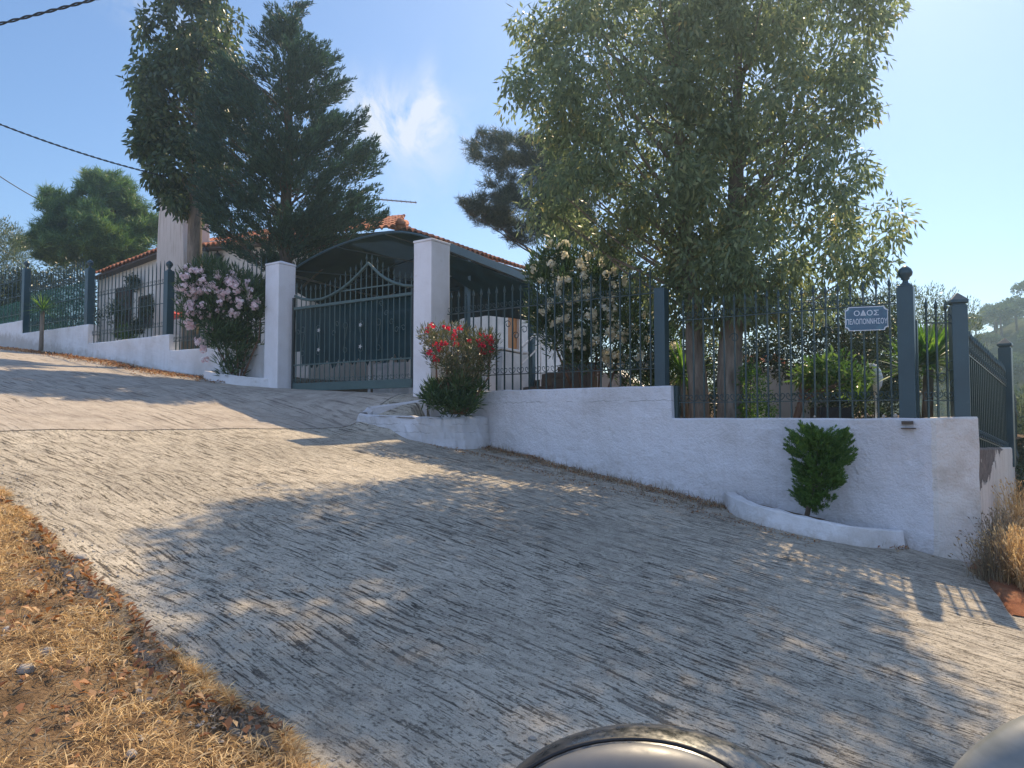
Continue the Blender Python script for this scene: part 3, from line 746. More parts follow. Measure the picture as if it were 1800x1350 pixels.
# ------------------------------------------------------------------ sliding gate
def gate():
    ga, gb = W(516, -.05), W(727, -.05); s0, s1 = toST(ga.x, ga.y)[0], toST(gb.x, gb.y)[0]; T = toST(ga.x, ga.y)[1]
    zb = pz(688, ga.y); L = s0-s1
    r = empty('sliding_gate', ST((s0+s1)/2, T, zb), 'wide green iron gate with an ogee arch top and scrollwork, between the white pillars', 'gate')
    G = lambda f, z, dt=0: ST(s0-L*f, T+dt, z)
    fpx = lambda px: (s0-spx(px, 600, T))/L
    AR = [(519, 521), (532, 526), (548, 528), (566, 526), (583, 519), (600, 509), (615, 497), (629, 484), (640, 472), (648, 463), (656, 471), (667, 482), (680, 491), (695, 498), (710, 502), (727, 504)]
    arch = [(fpx(x), pz(y, onwall(x, y, T).y)) for x, y in AR]
    fs_ = [a for a, _ in arch]; zs_ = [b__ for _, b__ in arch]
    az_at = lambda f: float(np.interp(f, fs_, zs_))
    b_ = MB()
    zr = 3.66
    b_.bar(G(0, zr), G(1, zr), .04, .05)
    b_.build('top_rail', M['gate'], r, bevel=.004)
    b_ = MB(); b_.tube([G(f, z, .02) for f, z in arch], .026, 8); b_.build('arch', M['gate'], r, smooth=True)
    b_ = MB(); b_.bar(G(.40, az_at(.40)-.0), G(.85, az_at(.85)-.03), .016, .022); b_.build('upper_rail', M['gate'], r)
    b_ = MB(); b_.bar(G(0, 2.585), G(1, 2.585), .03, .025); b_.build('middle_rail', M['gate'], r)
    b_ = MB(); b_.box(G(.5, zb+.075), L, .05, .15, EX, NX); b_.build('bottom_beam', M['gate'], r, bevel=.005)
    b_ = MB(); b_.box(G(0.0, (zb+3.87)/2), .05, .05, 3.87-zb, EX, NX); b_.box(G(1.0, (zb+3.8)/2), .05, .05, 3.8-zb, EX, NX); b_.build('end_post', M['blackgate'], r, bevel=.004)
    n = 23
    for i in range(n):
        f = (i+.6)/n; top = az_at(f)+(.14 if abs(f-.62) > .1 else .10)+.03*math.sin(f*5)
        h = top-(zb+.14); p = G(f, zb+.14)
        bo = inst(barmesh(h, .015, M['gate']), 'bar', r, p, (0, 0, math.atan2(E[1], E[0])))
        inst(SPEAR, 'spearhead', bo, (p.x, p.y, p.z+round(h, 2)))
    pr = MB(); scroll_row(pr, Vector((-L/n/2, 0, 0)), Vector((1, 0, 0)), L/n, 1, 0, r=.05, nrm=Vector((0, -1, 0))); sm = pr.mesh('scroll', M['gate'])
    for i in range(n): inst(sm, 'scroll', r, G((i+.5)/n, zb+.15), (0, 0, math.atan2(-E[1], -E[0])))
    def sbend(f, z, fl=1, hh=.22):
        c = G(f, z); ax = -EX*fl; top = c+UP*hh; bot = c-UP*hh
        pts = arc(top, ax, UP, .055, math.pi*1.9, 0.1, 12)
        pts2 = arc(bot, ax, UP, .045, math.pi*.9, math.pi*2.7, 12)
        sc = MB(); sc.tube([p+NX*.02 for p in pts[::1]+pts2], .0055, 4); sc.build('s_scroll', M['gate'], r)
    for k, f in enumerate((.095, .235, .47, .60, .74)): sbend(f, 3.02, 1 if k % 2 == 0 else -1)
    for f, z in ((.40, 3.28), (.37, 3.12), (.80, 3.38), (.84, 3.22), (.88, 3.08), (.93, 3.1), (.76, 3.55), (.05, 3.2)):
        sc = MB(); big_scroll(sc, G(f, z), -EX, .055, hash1(f*10) > .5); sc.build('curl', M['gate'], r)
    for f, z in ((.245, 3.20), (.245, 2.84), (.60, 3.22), (.60, 2.84)):      # cast leaves
        lf = MB(); c = G(f, z, .03); pts = []
        for k in range(10):
            a = k/10*2*math.pi; rr = .045 if k % 2 == 0 else .022
            pts.append(c-EX*(rr*math.cos(a))+UP*(rr*math.sin(a)))
        lf.prism(pts, NX*.006); lf.build('leaf_ornament', M['steel'], r)
    # dark net on the back with a ragged foot
    bn = MB()
    def fn(u, v):
        low = zb+.48+.10*mnoise.noise(Vector((u*16, 0, 5)))+(.14*mnoise.noise(Vector((u*42, 0, 9)))); low = max(low, zb+.14)
        if u < .06: low = zb+.75
        z = low+(zr-low)*v; p = G(u, z, -.045-.012*mnoise.noise(Vector((u*8, v*4, 1)))); return p
    bn.grid(140, 8, fn); bn.build('backing_net', M['netgate'], r, fixn=False)
gate()
b_ = MB(); q = W(509, -.22); b_.box((q.x, q.y, 2.95), .10, .10, 1.95, EX, NX); tag(b_.build('gate_guide_post', M['blackgate'], bevel=.005), 'dark steel guide post between the left pillar and the gate', 'post')

# ------------------------------------------------------------------ street sign
def sign():
    p = onwall(1522, 560, .0); w, h = .44, .27
    cz = pz(559.5, p.y); ax = -EX; c = Vector((p.x, p.y, cz))+NX*(-.03)
    # face turned slightly towards the street
    r = empty('street_sign', c, 'blue enamel street name sign with white border and Greek lettering, wired to the railing', 'sign')
    fw = Vector((-.32, -.947, 0)); ax = Vector((.947, -.32, 0)); rr = .030
    def outline(hw, hh, nc, z):
        pts = []
        for sx, sy, a0 in ((1, 1, 0), (-1, 1, 1), (-1, -1, 2), (1, -1, 3)):
            cc = (sx*hw, sy*hh); a = [(math.pi, -math.pi/2), ]
            n = 5; st = {(1, 1): (-math.pi/2, -math.pi), (-1, 1): (0, -math.pi/2), (-1, -1): (math.pi/2, 0), (1, -1): (math.pi, math.pi/2)}[(sx, sy)]
            seq = [(cc[0]+nc*math.cos(st[0]+(st[1]-st[0])*i/n), cc[1]+nc*math.sin(st[0]+(st[1]-st[0])*i/n)) for i in range(n+1)]
            pts += seq
        return [c+ax*x+UP*y+fw*z for x, y in pts]
    pl = MB(); pl.prism(outline(w/2, h/2, .035, 0), fw*.003); pl.build('plate_edge', M['signwhite'], r)
    pl = MB(); pl.prism(outline(w/2-.009, h/2-.009, .037, .0035), fw*.0015); pl.build('plate', M['signblue'], r)
    def text(s, size, x, y, sx=1.0):
        cu = bpy.data.curves.new('text', 'FONT'); cu.body = s; cu.size = size; cu.align_x = 'CENTER'; cu.align_y = 'CENTER'; cu.extrude = .0008; cu.offset = .0006
        to = bpy.data.objects.new('tmp', cu); COL.objects.link(to)
        bpy.context.view_layer.update(); dg = bpy.context.evaluated_depsgraph_get()
        me = bpy.data.meshes.new_from_object(to.evaluated_get(dg)); bpy.data.objects.remove(to)
        R_ = Matrix((ax, UP, -ax.cross(UP)*-1)).transposed().to_4x4()
        me.transform(Matrix.Diagonal((sx, 1, 1, 1)))
        me.materials.clear(); me.materials.append(M['signwhite'])
        o = bpy.data.objects.new('lettering', me); COL.objects.link(o); o.parent = r
        z = fw
        R_ = Matrix((ax, UP, z)).transposed().to_4x4()
        o.matrix_local = Matrix.Translation(ax*x+UP*y+fw*.0062) @ R_
    text('ΟΔΟΣ', .080, 0, .058, 1.15); text('ΠΕΛΟΠΟΝΝΗΣΟΥ', .082, 0, -.036, .60)
def m_sign():
    t = NT('sign_blue_enamel'); n = t.noise(t.pos, 7, 4, .6)
    c = t.mix(t.ramp(n, [(.52, 0), (.62, .5)]), (.035, .09, .15), (.07, .19, .24)); t.set(color=c, rough=.25, spec=.6); M['signblue'] = t.m
    t = NT('sign_white_enamel'); t.set(color=(.62, .66, .70), rough=.3); M['signwhite'] = t.m
m_sign(); sign()

# ------------------------------------------------------------------ house
def tile_roof(name, p0, p1, inward, slope, depth, parent, trim0=0.0, trim1=0.0, zf=None, label=None):
    """barrel tile roof: eave from p0 to p1, rising inward"""
    p0 = Vector(p0); p1 = Vector(p1); L = (p1-p0).length; ax = (p1-p0)/L; inn = Vector(inward).normalized()
    tw = .235; nrow = max(2, int(depth/.36)); ncol = int(L/tw); k = 8
    b_ = MB(); vs = []; fs = []
    xs = [L*i/(ncol*k) for i in range(ncol*k+1)]
    rows = []
    for j in range(nrow):
        rows.append((j*.36, 0.030)); rows.append(((j+1)*.36-.01, -.004))
    for d, lift in rows:
        for i, x in enumerate(xs):
            xc = min(max(x, trim0*d), L-trim1*d)
            ph = (i % k)/k; wv = .085*abs(math.sin(math.pi*(xc/tw)))**.8
            jit = .02*(hash1(int(xc/tw)*1.7+int(d/.36)*9.1)-.5)
            zz = (zf(xc/L) if zf else 0)
            p = p0+ax*xc+inn*(d+jit*(1 if d > 0 else 1.6))+UP*(d*slope+wv+lift+zz); vs.append(p)
    n = len(xs)
    for j in range(len(rows)-1):
        for i in range(n-1): fs.append((j*n+i, j*n+i+1, (j+1)*n+i+1, (j+1)*n+i))
    # front lip under the first row and a soffit
    m = len(vs)
    for i, x in enumerate(xs):
        v = vs[i]; vs.append(Vector(v)+UP*(-.05))
    for i in range(n-1): fs.append((i, m+i, m+i+1, i+1))
    b_.add(vs, fs); o = b_.build(name, M['tile'], parent, fixn=False)
    return o
HQ = Vector((.47, .883, 0))
def house():
    r = empty('house', ST(16, -6, 2.6), 'long white single-storey house with terracotta tiled roof behind the railings', 'house')
    lw = lambda px, py, c=15.3: (lambda u: Vector((u*c/(1+.7*u), c/(1+.7*u), pz(py, c/(1+.7*u)))))(uu(px, py))
    prof = [(172, 482), (200, 472), (232, 457), (275, 441), (320, 432), (365, 424), (470, 412), (545, 408)]
    top = [lw(x, y) for x, y in prof]
    zb = 1.2
    b_ = MB()
    pts = [Vector((p.x, p.y, zb)) for p in top[::-1]]
    poly = [Vector((top[0].x, top[0].y, zb))]+top+[Vector((top[-1].x, top[-1].y, zb))]
    # openings: porch arch (dark) is built as a recessed frame further on
    b_.prism(poly, NX*-.25); b_.build('front_wall', M['house'], r)
    e = Vector((top[0].x, top[0].y, zb)); bk = e+HQ*7
    b_ = MB(); b_.prism([e+NX*-.25, bk, bk+UP*(top[0].z-zb+.3), e+NX*-.25+UP*(top[0].z-zb)], EX*-.22); b_.build('end_wall', M['house'], r)
    # recessed wall behind the carport and right-hand wall
    rc = top[-1]; back = rc+HQ*3.6
    b_ = MB(); b_.prism([Vector((rc.x, rc.y, zb))-NX*.26, Vector((back.x, back.y, zb)), Vector((back.x, back.y, rc.z)), rc-NX*.26], EX*.22); b_.build('porch_side_wall', M['house'], r)
    side = Vector((-2.6, 16.7, 0)); sp = side-Vector((0, 0, 0))+EX*.5+HQ*3.0
    b_ = MB(); b_.prism([Vector((back.x, back.y, zb)), Vector((sp.x, sp.y, zb)), Vector((sp.x, sp.y, 5.6)), Vector((back.x, back.y, 5.6))], -NX*.25); b_.build('porch_back_wall', M['house'], r)
    s2 = sp+HQ*6.5
    # side wall with door opening between: two pieces and a lintel
    def pan(a0, a1, z0, z1, name='side_wall'):
        A = sp+HQ*a0; B = sp+HQ*a1
        q = MB(); q.prism([Vector((A.x, A.y, z0)), Vector((B.x, B.y, z0)), Vector((B.x, B.y, z1)), Vector((A.x, A.y, z1))], EX*.25); return q
    px_s = lambda px: None
    def dist_on(px, py=600):
        u = uu(px, py); # sp + a*HQ on ray
        return (u*sp.y-sp.x)/(HQ.x-u*HQ.y)
    d0, d1 = dist_on(893), dist_on(913)
    q = pan(-.2, d0, zb, 5.7); q.build('side_wall', M['whitepaint'], r)
    q = pan(d1, d1+4.5, zb, 5.7); q.build('side_wall', M['whitepaint'], r)
    Y = (sp+HQ*((d0+d1)/2)).y; zd0 = pz(622, Y); zd1 = pz(556, Y)
    q = pan(d0+.002, d1-.002, zd1, 5.7); q.build('lintel', M['whitepaint'], r)
    q = pan(d0+.002, d1-.002, zb, zd0); q.build('door_step', M['lowwall'], r)
    A = sp+HQ*d0+EX*.10; B = sp+HQ*d1+EX*.10
    db = MB(); m = 8
    db.prism([Vector((A.x, A.y, zd0)), Vector((B.x, B.y, zd0)), Vector((B.x, B.y, zd1)), Vector((A.x, A.y, zd1))], EX*.05); dd = db.build('door', M['orange'], r)
    hb = MB(); mpt = A.lerp(B, .85); hb.box((mpt.x-EX.x*.03, mpt.y-EX.y*.03, (zd0+zd1)/2), .04, .03, .12, EX, HQ); hb.build('handle', M['steel'], dd, origin=None)
    # roofs
    ea = lw(158, 486, 14.9); ea2 = lw(232, 459, 14.9); eb = lw(275, 441, 14.9); ec = Vector((-2.55, 16.75, pz(401, 16.75)))
    tile_roof('roof', ea, eb, -NX+EX*.0, .36, 4.0, r, trim0=.35)
    tile_roof('roof', eb+EX*-.01, ec, -NX, .36, 4.0, r, trim1=.9)
    ed = Vector((.95, 23.2, 0)); ed.z = pz(484, 23.2)
    tile_roof('roof', ec+Vector((.0, 0, .0)), ed, EX, .36, 4.0, r, trim0=.9)
    hc = MB(); a0 = ec+Vector((0, 0, .06)); hipdir = (EX*.9-NX).normalized(); hl = 1.1
    dirh = (EX*.9+(-NX)); 
    hc.tube([a0+dirh*(t*.25)+UP*(t*.25*.36+.03) for t in range(0, 16)], [.10+.012*(t % 2) for t in range(16)], 8); hc.build('ridge_cap', M['tile'], r)
    hk = MB(); hk.lathe(a0+UP*.02, [(.11, 0), (.12, .06), (.08, .12), (.03, .16)], 10); hk.build('ridge_knob', M['tile'], r)
    # soffit boards
    for a, b__ in ((ea, eb), (eb, ec), (ec, ed)):
        sb = MB(); inn = -NX if b__ is not ed else EX
        sb.prism([a-UP*.03+inn*.03, b__-UP*.03+inn*.03, b__-UP*.03+inn*.75, a-UP*.03+inn*.75], UP*-.05); sb.build('soffit', M['brownwood'], r)
    fb = MB(); fb.bar(ec-UP*.14+EX*.1, ed-UP*.14+EX*.1, .03, .16); fb.build('fascia', M['brownwood'], r)
    # chimney in front of the wall
    cY = 14.3; cw = lambda px, py: lw(px, py, cY)
    b_ = MB()
    lo = [lw(266, 600, cY), lw(326, 600, cY)]; mid = [lw(274, 470, cY), lw(322, 470, cY)]; hi = [lw(280, 350, cY), lw(320, 350, cY)]
    rings = []
    for (a, b__), dpt in zip((lo, mid, hi), (1.0, .9, .8)):
        rings.append([a, b__, b__-NX*dpt, a-NX*dpt])
    rings[0] = [Vector((p.x, p.y, 2.4)) for p in rings[0]]
    z3 = rings[2][0].z+.45; rings.append([Vector((p.x, p.y, z3)) for p in rings[2]])
    for rr in rings[1:3]:
        zz = rr[0].z
        for p in rr: p.z = zz
    vs = [p for rr in rings for p in rr]; fs = []
    for k in range(3):
        for i in range(4): fs.append((k*4+i, k*4+(i+1) % 4, k*4+4+(i+1) % 4, k*4+4+i))
    fs += [(3, 2, 1, 0), (12, 13, 14, 15)]
    b_.add(vs, fs); b_.build('chimney', M['chimney'], r, bevel=.02)
    # front windows/door and climbing plant region: a dark glazed door and a small shuttered window
    for x0, x1, y0, y1, nm, mt in ((205, 232, 505, 590, 'door', 'brownwood'), (247, 268, 520, 575, 'window', 'black')):
        a = lw(x0, y1, 15.27); c = lw(x1, y0, 15.27); bb = lw(x1, y1, 15.27)
        q = MB(); a2 = Vector((a.x, a.y, bb.z)); c2_ = Vector((c.x, c.y, c.z)); 
        q.prism([a2, Vector((c.x, c.y, bb.z)), c2_, Vector((a.x, a.y, c.z))], NX*.03); w_ = q.build(nm, M[mt], r)
        fr = MB()
        for pa, pb in ((a2, Vector((a.x, a.y, c.z))), (Vector((a.x, a.y, c.z)), c2_), (c2_, Vector((c.x, c.y, bb.z)))): fr.bar(pa+NX*.05, pb+NX*.05, .07, .06)
        fr.build('frame', M['brownwood'], w_)
    # wall lantern
    lp = lw(377, 458, 15.2); t = empty('wall_lantern', lp, 'black lantern on a curled bracket fixed high on the white house wall', 'lantern')
    b_ = MB(); b_.lathe(lp+EX*-.22+NX*.05+UP*-.02, [(.03, 0), (.09, .04), (.10, .16), (.03, .22), (.025, .26)], 12); b_.build('bracket_plate', M['black'], t)
    lc = lp+NX*.30+EX*.02
    b_ = MB(); b_.tube([lp+EX*-.2+NX*.05+UP*.05, lp+EX*-.1+NX*.2+UP*-.05, lc+UP*-.10, lc+UP*-.02], .014, 6); b_.build('arm', M['black'], t)
    b_ = MB(); b_.lathe(lc, [(.04, -.02), (.06, 0), (.10, .20)], 6); b_.build('glass', M['lampglass'], t)
    b_ = MB(); b_.lathe(lc, [(.13, .205), (.12, .22), (.06, .30), (.02, .34), (.02, .37), (.003, .41)], 6); b_.build('lid', M['black'], t)
    # aerial
    ap = Vector((-3.2, 17.6, 0)); ap = P(657, 395, 17.6); mt = P(662, 345, 17.6)
    t = empty('tv_aerial', (ap.x, ap.y, ap.z-.4), 'thin television aerial standing on the tiled roof beside the cypress', 'aerial')
    b_ = MB(); b_.tube([ap-UP*.5, Vector((ap.x, ap.y, mt.z+.02))], .016, 6); b_.build('mast', M['steel'], t)
    a1 = P(660, 350, 17.6); a2 = P(732, 356, 17.2)
    b_ = MB(); b_.tube([a1, a2], .016, 6); b_.build('boom', M['steel'], t)
    for k in range(9):
        p = a1.lerp(a2, .06+k*.115); l = .10-.004*k
        b_ = MB(); b_.tube([p+Vector((0, -1, .15))*l, p+Vector((0, 1, -.15))*l], .006, 4); b_.build('element', M['steel'], t)
    for k in (-1, 1):
        b_ = MB(); base = a1.lerp(a2, .05)
        b_.tube([base, base+Vector((.10, -.04, .20*k)), base+Vector((.04, .0, .25*k))], .008, 4); b_.build('reflector', M['steel'], t)
t = NT('lantern_glass'); t.set(color=(.25, .27, .27), rough=.15); M['lampglass'] = t.m
house()

# ------------------------------------------------------------------ carport with net roof behind the gate
def canopy():
    t0 = -.75
    A = onwall(505, 463, t0); B = onwall(787, 434, t0); z = B.z; A.z = z
    q = Vector((.44, .90, 0)).normalized(); Lr = 3.4; Ll = 3.4
    C_ = B+q*Lr; D = A+q*Ll; C_.z = z; D.z = z
    r = empty('carport', Vector(((A.x+C_.x)/2, (A.y+C_.y)/2, 1.95)), 'blue-green steel carport with a sagging green net roof behind the gate', 'carport')
    b_ = MB(); b_.bar(B, C_, .07, .15); b_.build('side_beam', M['beam'], r, bevel=.004)
    b_ = MB(); b_.bar(A, D, .05, .05); b_.build('thin_beam', M['steel'], r)
    b_ = MB(); b_.bar(D, C_, .06, .08); b_.build('back_beam', M['beam'], r)
    for p, w in ((B+EX*.04, .10), (C_+EX*-.05, .12), (A, .08), (D, .08), (B+q*.7+EX*.0, .08)):
        b_ = MB(); b_.box((p.x, p.y, (1.7+z-.1)/2), w, w, z-.1-1.7, EX, NX); b_.build('post', M['beam'], r, bevel=.004)
    # arched front rib
    def archp(u, v, sag=0):
        a = A.lerp(B, u); h = .46*(1-abs((u-.62)/.62)**2.2 if u < .62 else 1-((u-.62)/.38)**2)*(1-.35*v)
        h = max(h, 0)
        p = a+q*(v*Lr); p.z = z+.04+h-.05*math.sin(v*math.pi)*(1+.6*math.sin(u*9))
        return p
    b_ = MB(); b_.tube([archp(i/20, 0)-UP*.03 for i in range(21)], .022, 6); b_.build('arched_rib', M['beam'], r)
    b_ = MB(); b_.tube([archp(i/20, .5)-UP*.03 for i in range(21)], .018, 6); b_.build('arched_rib', M['beam'], r)
    b_ = MB(); b_.grid(40, 24, lambda u, v: archp(u, v)); b_.build('roof_net', M['net'], r, fixn=False, smooth=True)
    for k in range(3):
        b_ = MB(); v = .2+.3*k; b_.tube([archp(.05+.3*k, 0)-UP*.06, archp(.35+.3*k, 1)-UP*.04], .012, 5); b_.build('brace', M['beam'], r)
    # hanging side net under the right beam
    def fn(u, v):
        p = B.lerp(C_, u)+EX*-.05; top = z-.14; low = z-.50-.22*math.sin(u*math.pi)-.12*u*u
        w = .06*mnoise.noise(Vector((u*6, v*4, 0)))
        return (p.x+EX.x*w, p.y+EX.y*w, top+(low-top)*v)
    b_ = MB(); b_.grid(30, 12, fn); b_.build('side_net', M['net'], r, fixn=False, smooth=True)
    # net curtain closing the back
    def fn2(u, v):
        p = archp(u, 1.0); w = .08*math.sin(u*40)+.05*mnoise.noise(Vector((u*6, v*3, 0)))
        return (p.x+q.x*w, p.y+q.y*w, p.z+(z-.80-.12*math.sin(u*7)-p.z)*v)
    b_ = MB(); b_.grid(90, 8, fn2); b_.build('back_net', M['net'], r, fixn=False, smooth=True)
    # sheet tarpaulin bulge down the left
    def fn3(u, v):
        p = A.lerp(D, u); return (p.x, p.y, z-v*(.25+.3*math.sin(u*3.0)))
    b_ = MB(); b_.grid(20, 6, fn3); b_.build('valance', M['net'], r, fixn=False, smooth=True)
canopy()
# a low white parapet and covered car-sized heap are only guessed at behind the net: build the parapet seen under its torn foot
b_ = MB(); a = ST(sL-.3, -2.2, 0); c = ST(sR+.4, -2.2, 0); b_.prism([a+UP*1.7, c+UP*1.7, c+UP*2.75, a+UP*2.75], -NX*.2); tag(b_.build('garden_parapet', M['whitepaint'], bevel=.01), 'low white parapet seen under the torn foot of the gate net', 'wall')
def table():
    p = ST(9.2, -1.6, 2.0); r = empty('garden_table', p, 'small white plastic table standing behind the gate, seen above its net', 'table')
    b_ = MB(); b_.box(p+UP*1.62, 1.3, .8, .05, EX, NX); b_.build('tabletop', M['whitepaint'], r, bevel=.01)
    for i in (-1, 1):
        for j in (-1, 1):
            b_ = MB(); b_.bar(p+EX*(i*.55)+NX*(j*.3)+UP*.01, p+EX*(i*.55)+NX*(j*.3)+UP*1.59, .05); b_.build('leg', M['whitepaint'], r)
table()

# ------------------------------------------------------------------ steps and handrail in the garden
def steps():
    c = P(920, 640, 15.5); c.z = 1.9
    r = empty('garden_steps', c, 'dark brown steps with a white metal handrail leading up to the house terrace', 'steps')
    ax = Vector((.75, .66, 0)); ay = Vector((-.66, .75, 0)); 
    lo = P(900, 690, 15.3); 
    for k in range(5):
        p = Vector((lo.x, lo.y, 0))+Vector((.36*k, .12*k, 0)); z0 = 1.75; z1 = 2.05+.17*k
        b_ = MB(); b_.box((p.x, p.y, (z0+z1)/2), .355, 1.5, z1-z0, (1, .33, 0), (-.33, 1, 0)); b_.build('step', M['brownwood'], r)
    a = P(914, 662, 14.6); b2 = P(968, 560, 15.2)
    b_ = MB(); b_.tube([P(918, 610, 14.6), P(985, 545, 15.2)], .022, 6); b_.build('handrail', M['whitepaint'], r)
    b_ = MB(); b_.tube([P(918, 640, 14.6), P(960, 598, 15.0)], .016, 6); b_.build('handrail', M['whitepaint'], r)
    for px in (918, 950, 960):
        y1 = 610-(px-918)*.97; q0 = P(px, y1, 14.8); 
        b_ = MB(); b_.tube([Vector((q0.x, q0.y, 1.9)), q0], .016, 6); b_.build('baluster', M['whitepaint'], r)
steps()
b_ = MB(); a = P(868, 613, 15.0); c = P(916, 622, 15.6); b_.bar(a, c, .5, .05); b_.bar(a-UP*.55, c-UP*.55, .45, 1.0); tag(b_.build('terrace_wall', M['whitepaint'], bevel=.01), 'white terrace edge with a flat coping left of the brown garden steps', 'wall')
def gable_shed():
    o_ = P(1040, 690, 14.5); r = empty('lean_to', (o_.x, o_.y, 1.6), 'low white lean-to with a sloping tiled edge behind the white oleander', 'outbuilding')
    a = P(1050, 690, 14.5); b2 = P(1145, 690, 13.6)
    pts = [Vector((a.x, a.y, 1.5)), Vector((b2.x, b2.y, 1.5)), Vector((b2.x, b2.y, pz(688, b2.y))), Vector((P(1090, 655, 14.1).x, 14.1, pz(655, 14.1))), Vector((a.x, a.y, pz(655, a.y)))]
    q = MB(); q.prism(pts, Vector((.1, .25, 0))); q.build('wall', M['lowwall'], r)
    q = MB(); q.bar(P(1088, 652, 14.0), P(1142, 688, 13.5), .25, .03); q.build('coping', M['whitepaint'], r)
gable_shed()
# low garden wall with a tiled coping
def low_wall():
    a = P(1296, 645, 15.5); b2 = P(1500, 652, 14.2); r = empty('garden_wall', (a.x, a.y, 1.3), 'cream garden wall with a terracotta tile coping beyond the trees', 'wall')
    zt = pz(646, a.y)
    q = MB(); q.prism([Vector((a.x, a.y, 1.2)), Vector((b2.x, b2.y, 1.2)), Vector((b2.x, b2.y, zt)), Vector((a.x, a.y, zt))], Vector((.05, .2, 0))); q.build('face', M['lowwall'], r)
    p0 = Vector((a.x-.05, a.y-.12, zt)); p1 = P(1381, 645, 15.0); p1.z = zt; p1.y -= .1
    tile_roof('coping', p0, p1, (0, 1, 0), .35, .72, r)
low_wall()
b_ = MB(); p = P(1301, 640, 13); b_.tube([Vector((p.x, p.y, 1.4)), Vector((p.x, p.y, pz(560, 13)))], .045, 8); tag(b_.build('white_pole', M['whitepaint']), 'slim white pole just right of the thickest tree trunk', 'pole')
def statue():
    Y = 10.4; p = P(1538, 705, Y); p.z = 1.5
    r = empty('bird_statue', p, 'white garden statue of a long-bodied bird standing behind the railing under the street sign', 'statue')
    q = MB(); A = [P(x, y, Y) for x, y in ((1537, 642), (1541, 652), (1543, 664), (1542, 676), (1540, 686), (1538, 694))]
    q.tube(A, [.03, .055, .07, .062, .04, .015], 10); q.build('body', M['statue'], r, smooth=True)
    q = MB(); q.tube([P(x, y, Y) for x, y in ((1539, 650), (1535, 642), (1531, 641), (1529, 646))], [.03, .028, .026, .008], 8); q.build('head', M['statue'], r, smooth=True)
    q = MB(); b0 = P(1539, 688, Y); q.tube([b0, Vector((b0.x, b0.y, 1.52))], .012, 6); q.build('leg', M['statue'], r)
    q = MB(); q.lathe((b0.x, b0.y, 1.45), [(.14, 0), (.15, .10), (.12, .12)], 12); q.build('base', M['statue'], r)
statue()
def small_things():
    for px, py, r_, lab in ((1574, 727, .022, 'cream round snail-like stone on the wall top touching the tall corner post'), (1553, 729, .016, 'smaller cream round stone on the wall top left of the corner post'), (1432, 733, .013, 'tiny pale round stone on the wall above the little conifer')):
        q = onwall(px, py, -.05); b_ = MB(); b_.lathe((q.x, q.y, Z1+.005), [(r_*.4, 0), (r_, r_*.6), (r_*1.05, r_*1.1), (r_*.7, r_*1.8), (r_*.1, r_*2.05)], 14)
        tag(b_.build('round_stone', M['stone'], smooth=True), lab, 'stone')
    q = P(1460, 726, 9.6); r = empty('planter_crate', (q.x, q.y, 1.5), 'low black crate behind the railing at the foot of the glossy bush', 'crate')
    b_ = MB()
    for i in (-1, 1): b_.box((q.x+i*.19, q.y, 1.62), .03, .3, .22); b_.box((q.x, q.y+i*.15, 1.62), .35, .03, .22)
    b_.build('sides', M['black'], r); b_ = MB(); b_.box((q.x, q.y, 1.53), .34, .26, .03); b_.build('bottom', M['black'], r)
small_things()

# ------------------------------------------------------------------ planter kerbs
def kerb(name, s0, s1, tmax, h, w, label, endsq=True):
    pts = []
    for i in range(71):
        f = i/70; s = s0+(s1-s0)*f
        k = max(0, 1-abs(2*f-1)**3.2); t = .04+tmax*k
        pts.append((s, t))
    b_ = MB(); vs = []; fs = []; m = 8
    for i, (s, t) in enumerate(pts):
        a = pts[max(i-1, 0)]; c = pts[min(i+1, len(pts)-1)]; ds, dt = c[0]-a[0], c[1]-a[1]; l = math.hypot(ds, dt); ns0, nt0 = -dt/l, ds/l
        if nt0 < 0: ns0, nt0 = -ns0, -nt0
        g = base_z(s, t); wob = .012*mnoise.noise(Vector((s*4, 0, 1)))
        for off, z in ((w/2+.025, g-.15), (w/2+.005, g+h*.35), (w/2-.004, g+h-.014), (w/2-.016, g+h+wob), (-w/2+.016, g+h+wob), (-w/2+.004, g+h-.014), (-w/2, g+h*.3), (-w/2, g-.15)):
            dd = .010*mnoise.noise(Vector((s*11, off*20, z*14))); vs.append(ST(s+ns0*(off+dd), t+nt0*(off+dd), z+.010*mnoise.noise(Vector((s*9, off*30, z*9)))))
    for i in range(len(pts)-1):
        for k in range(m-1): fs.append((i*m+k, (i+1)*m+k, (i+1)*m+k+1, i*m+k+1))
    fs += [tuple(range(m)), tuple((len(pts)-1)*m+k for k in range(m))[::-1]]
    b_.add(vs, fs); return tag(b_.build(name, M['kerb']), label, 'kerb')
k0, k1 = spx(1283, 890, .05), spx(1578, 950, .1)
kerb('planter_kerb', k1-.0, k0, .60, .19, .13, 'curved white-painted kerb round the small conifer on the street')
k2, k3 = spx(463, 676, .3), spx(372, 670, .1)
kerb('planter_kerb', k2, k3, .50, .17, .14, 'low white-painted kerb round the foot of the pink oleander')
def planter_soil(s0, s1, tmax, h, nm, lab):
    b_ = MB()
    def fn(u, v):
        s = s0+(s1-s0)*u; k = max(0, 1-abs(2*u-1)**3.2); t = v*tmax*k+.0; return ST(s, t, base_z(s, t)+h+.03*mnoise.noise(Vector((s*5, t*5, 0))))
    b_.grid(24, 8, fn); return tag(b_.build(nm, M['garden'], fixn=False), lab, None, None, 'structure')
planter_soil(k1, k0, .58, .10, 'planter_soil', None); planter_soil(k2, k3, .48, .09, 'planter_soil', None)
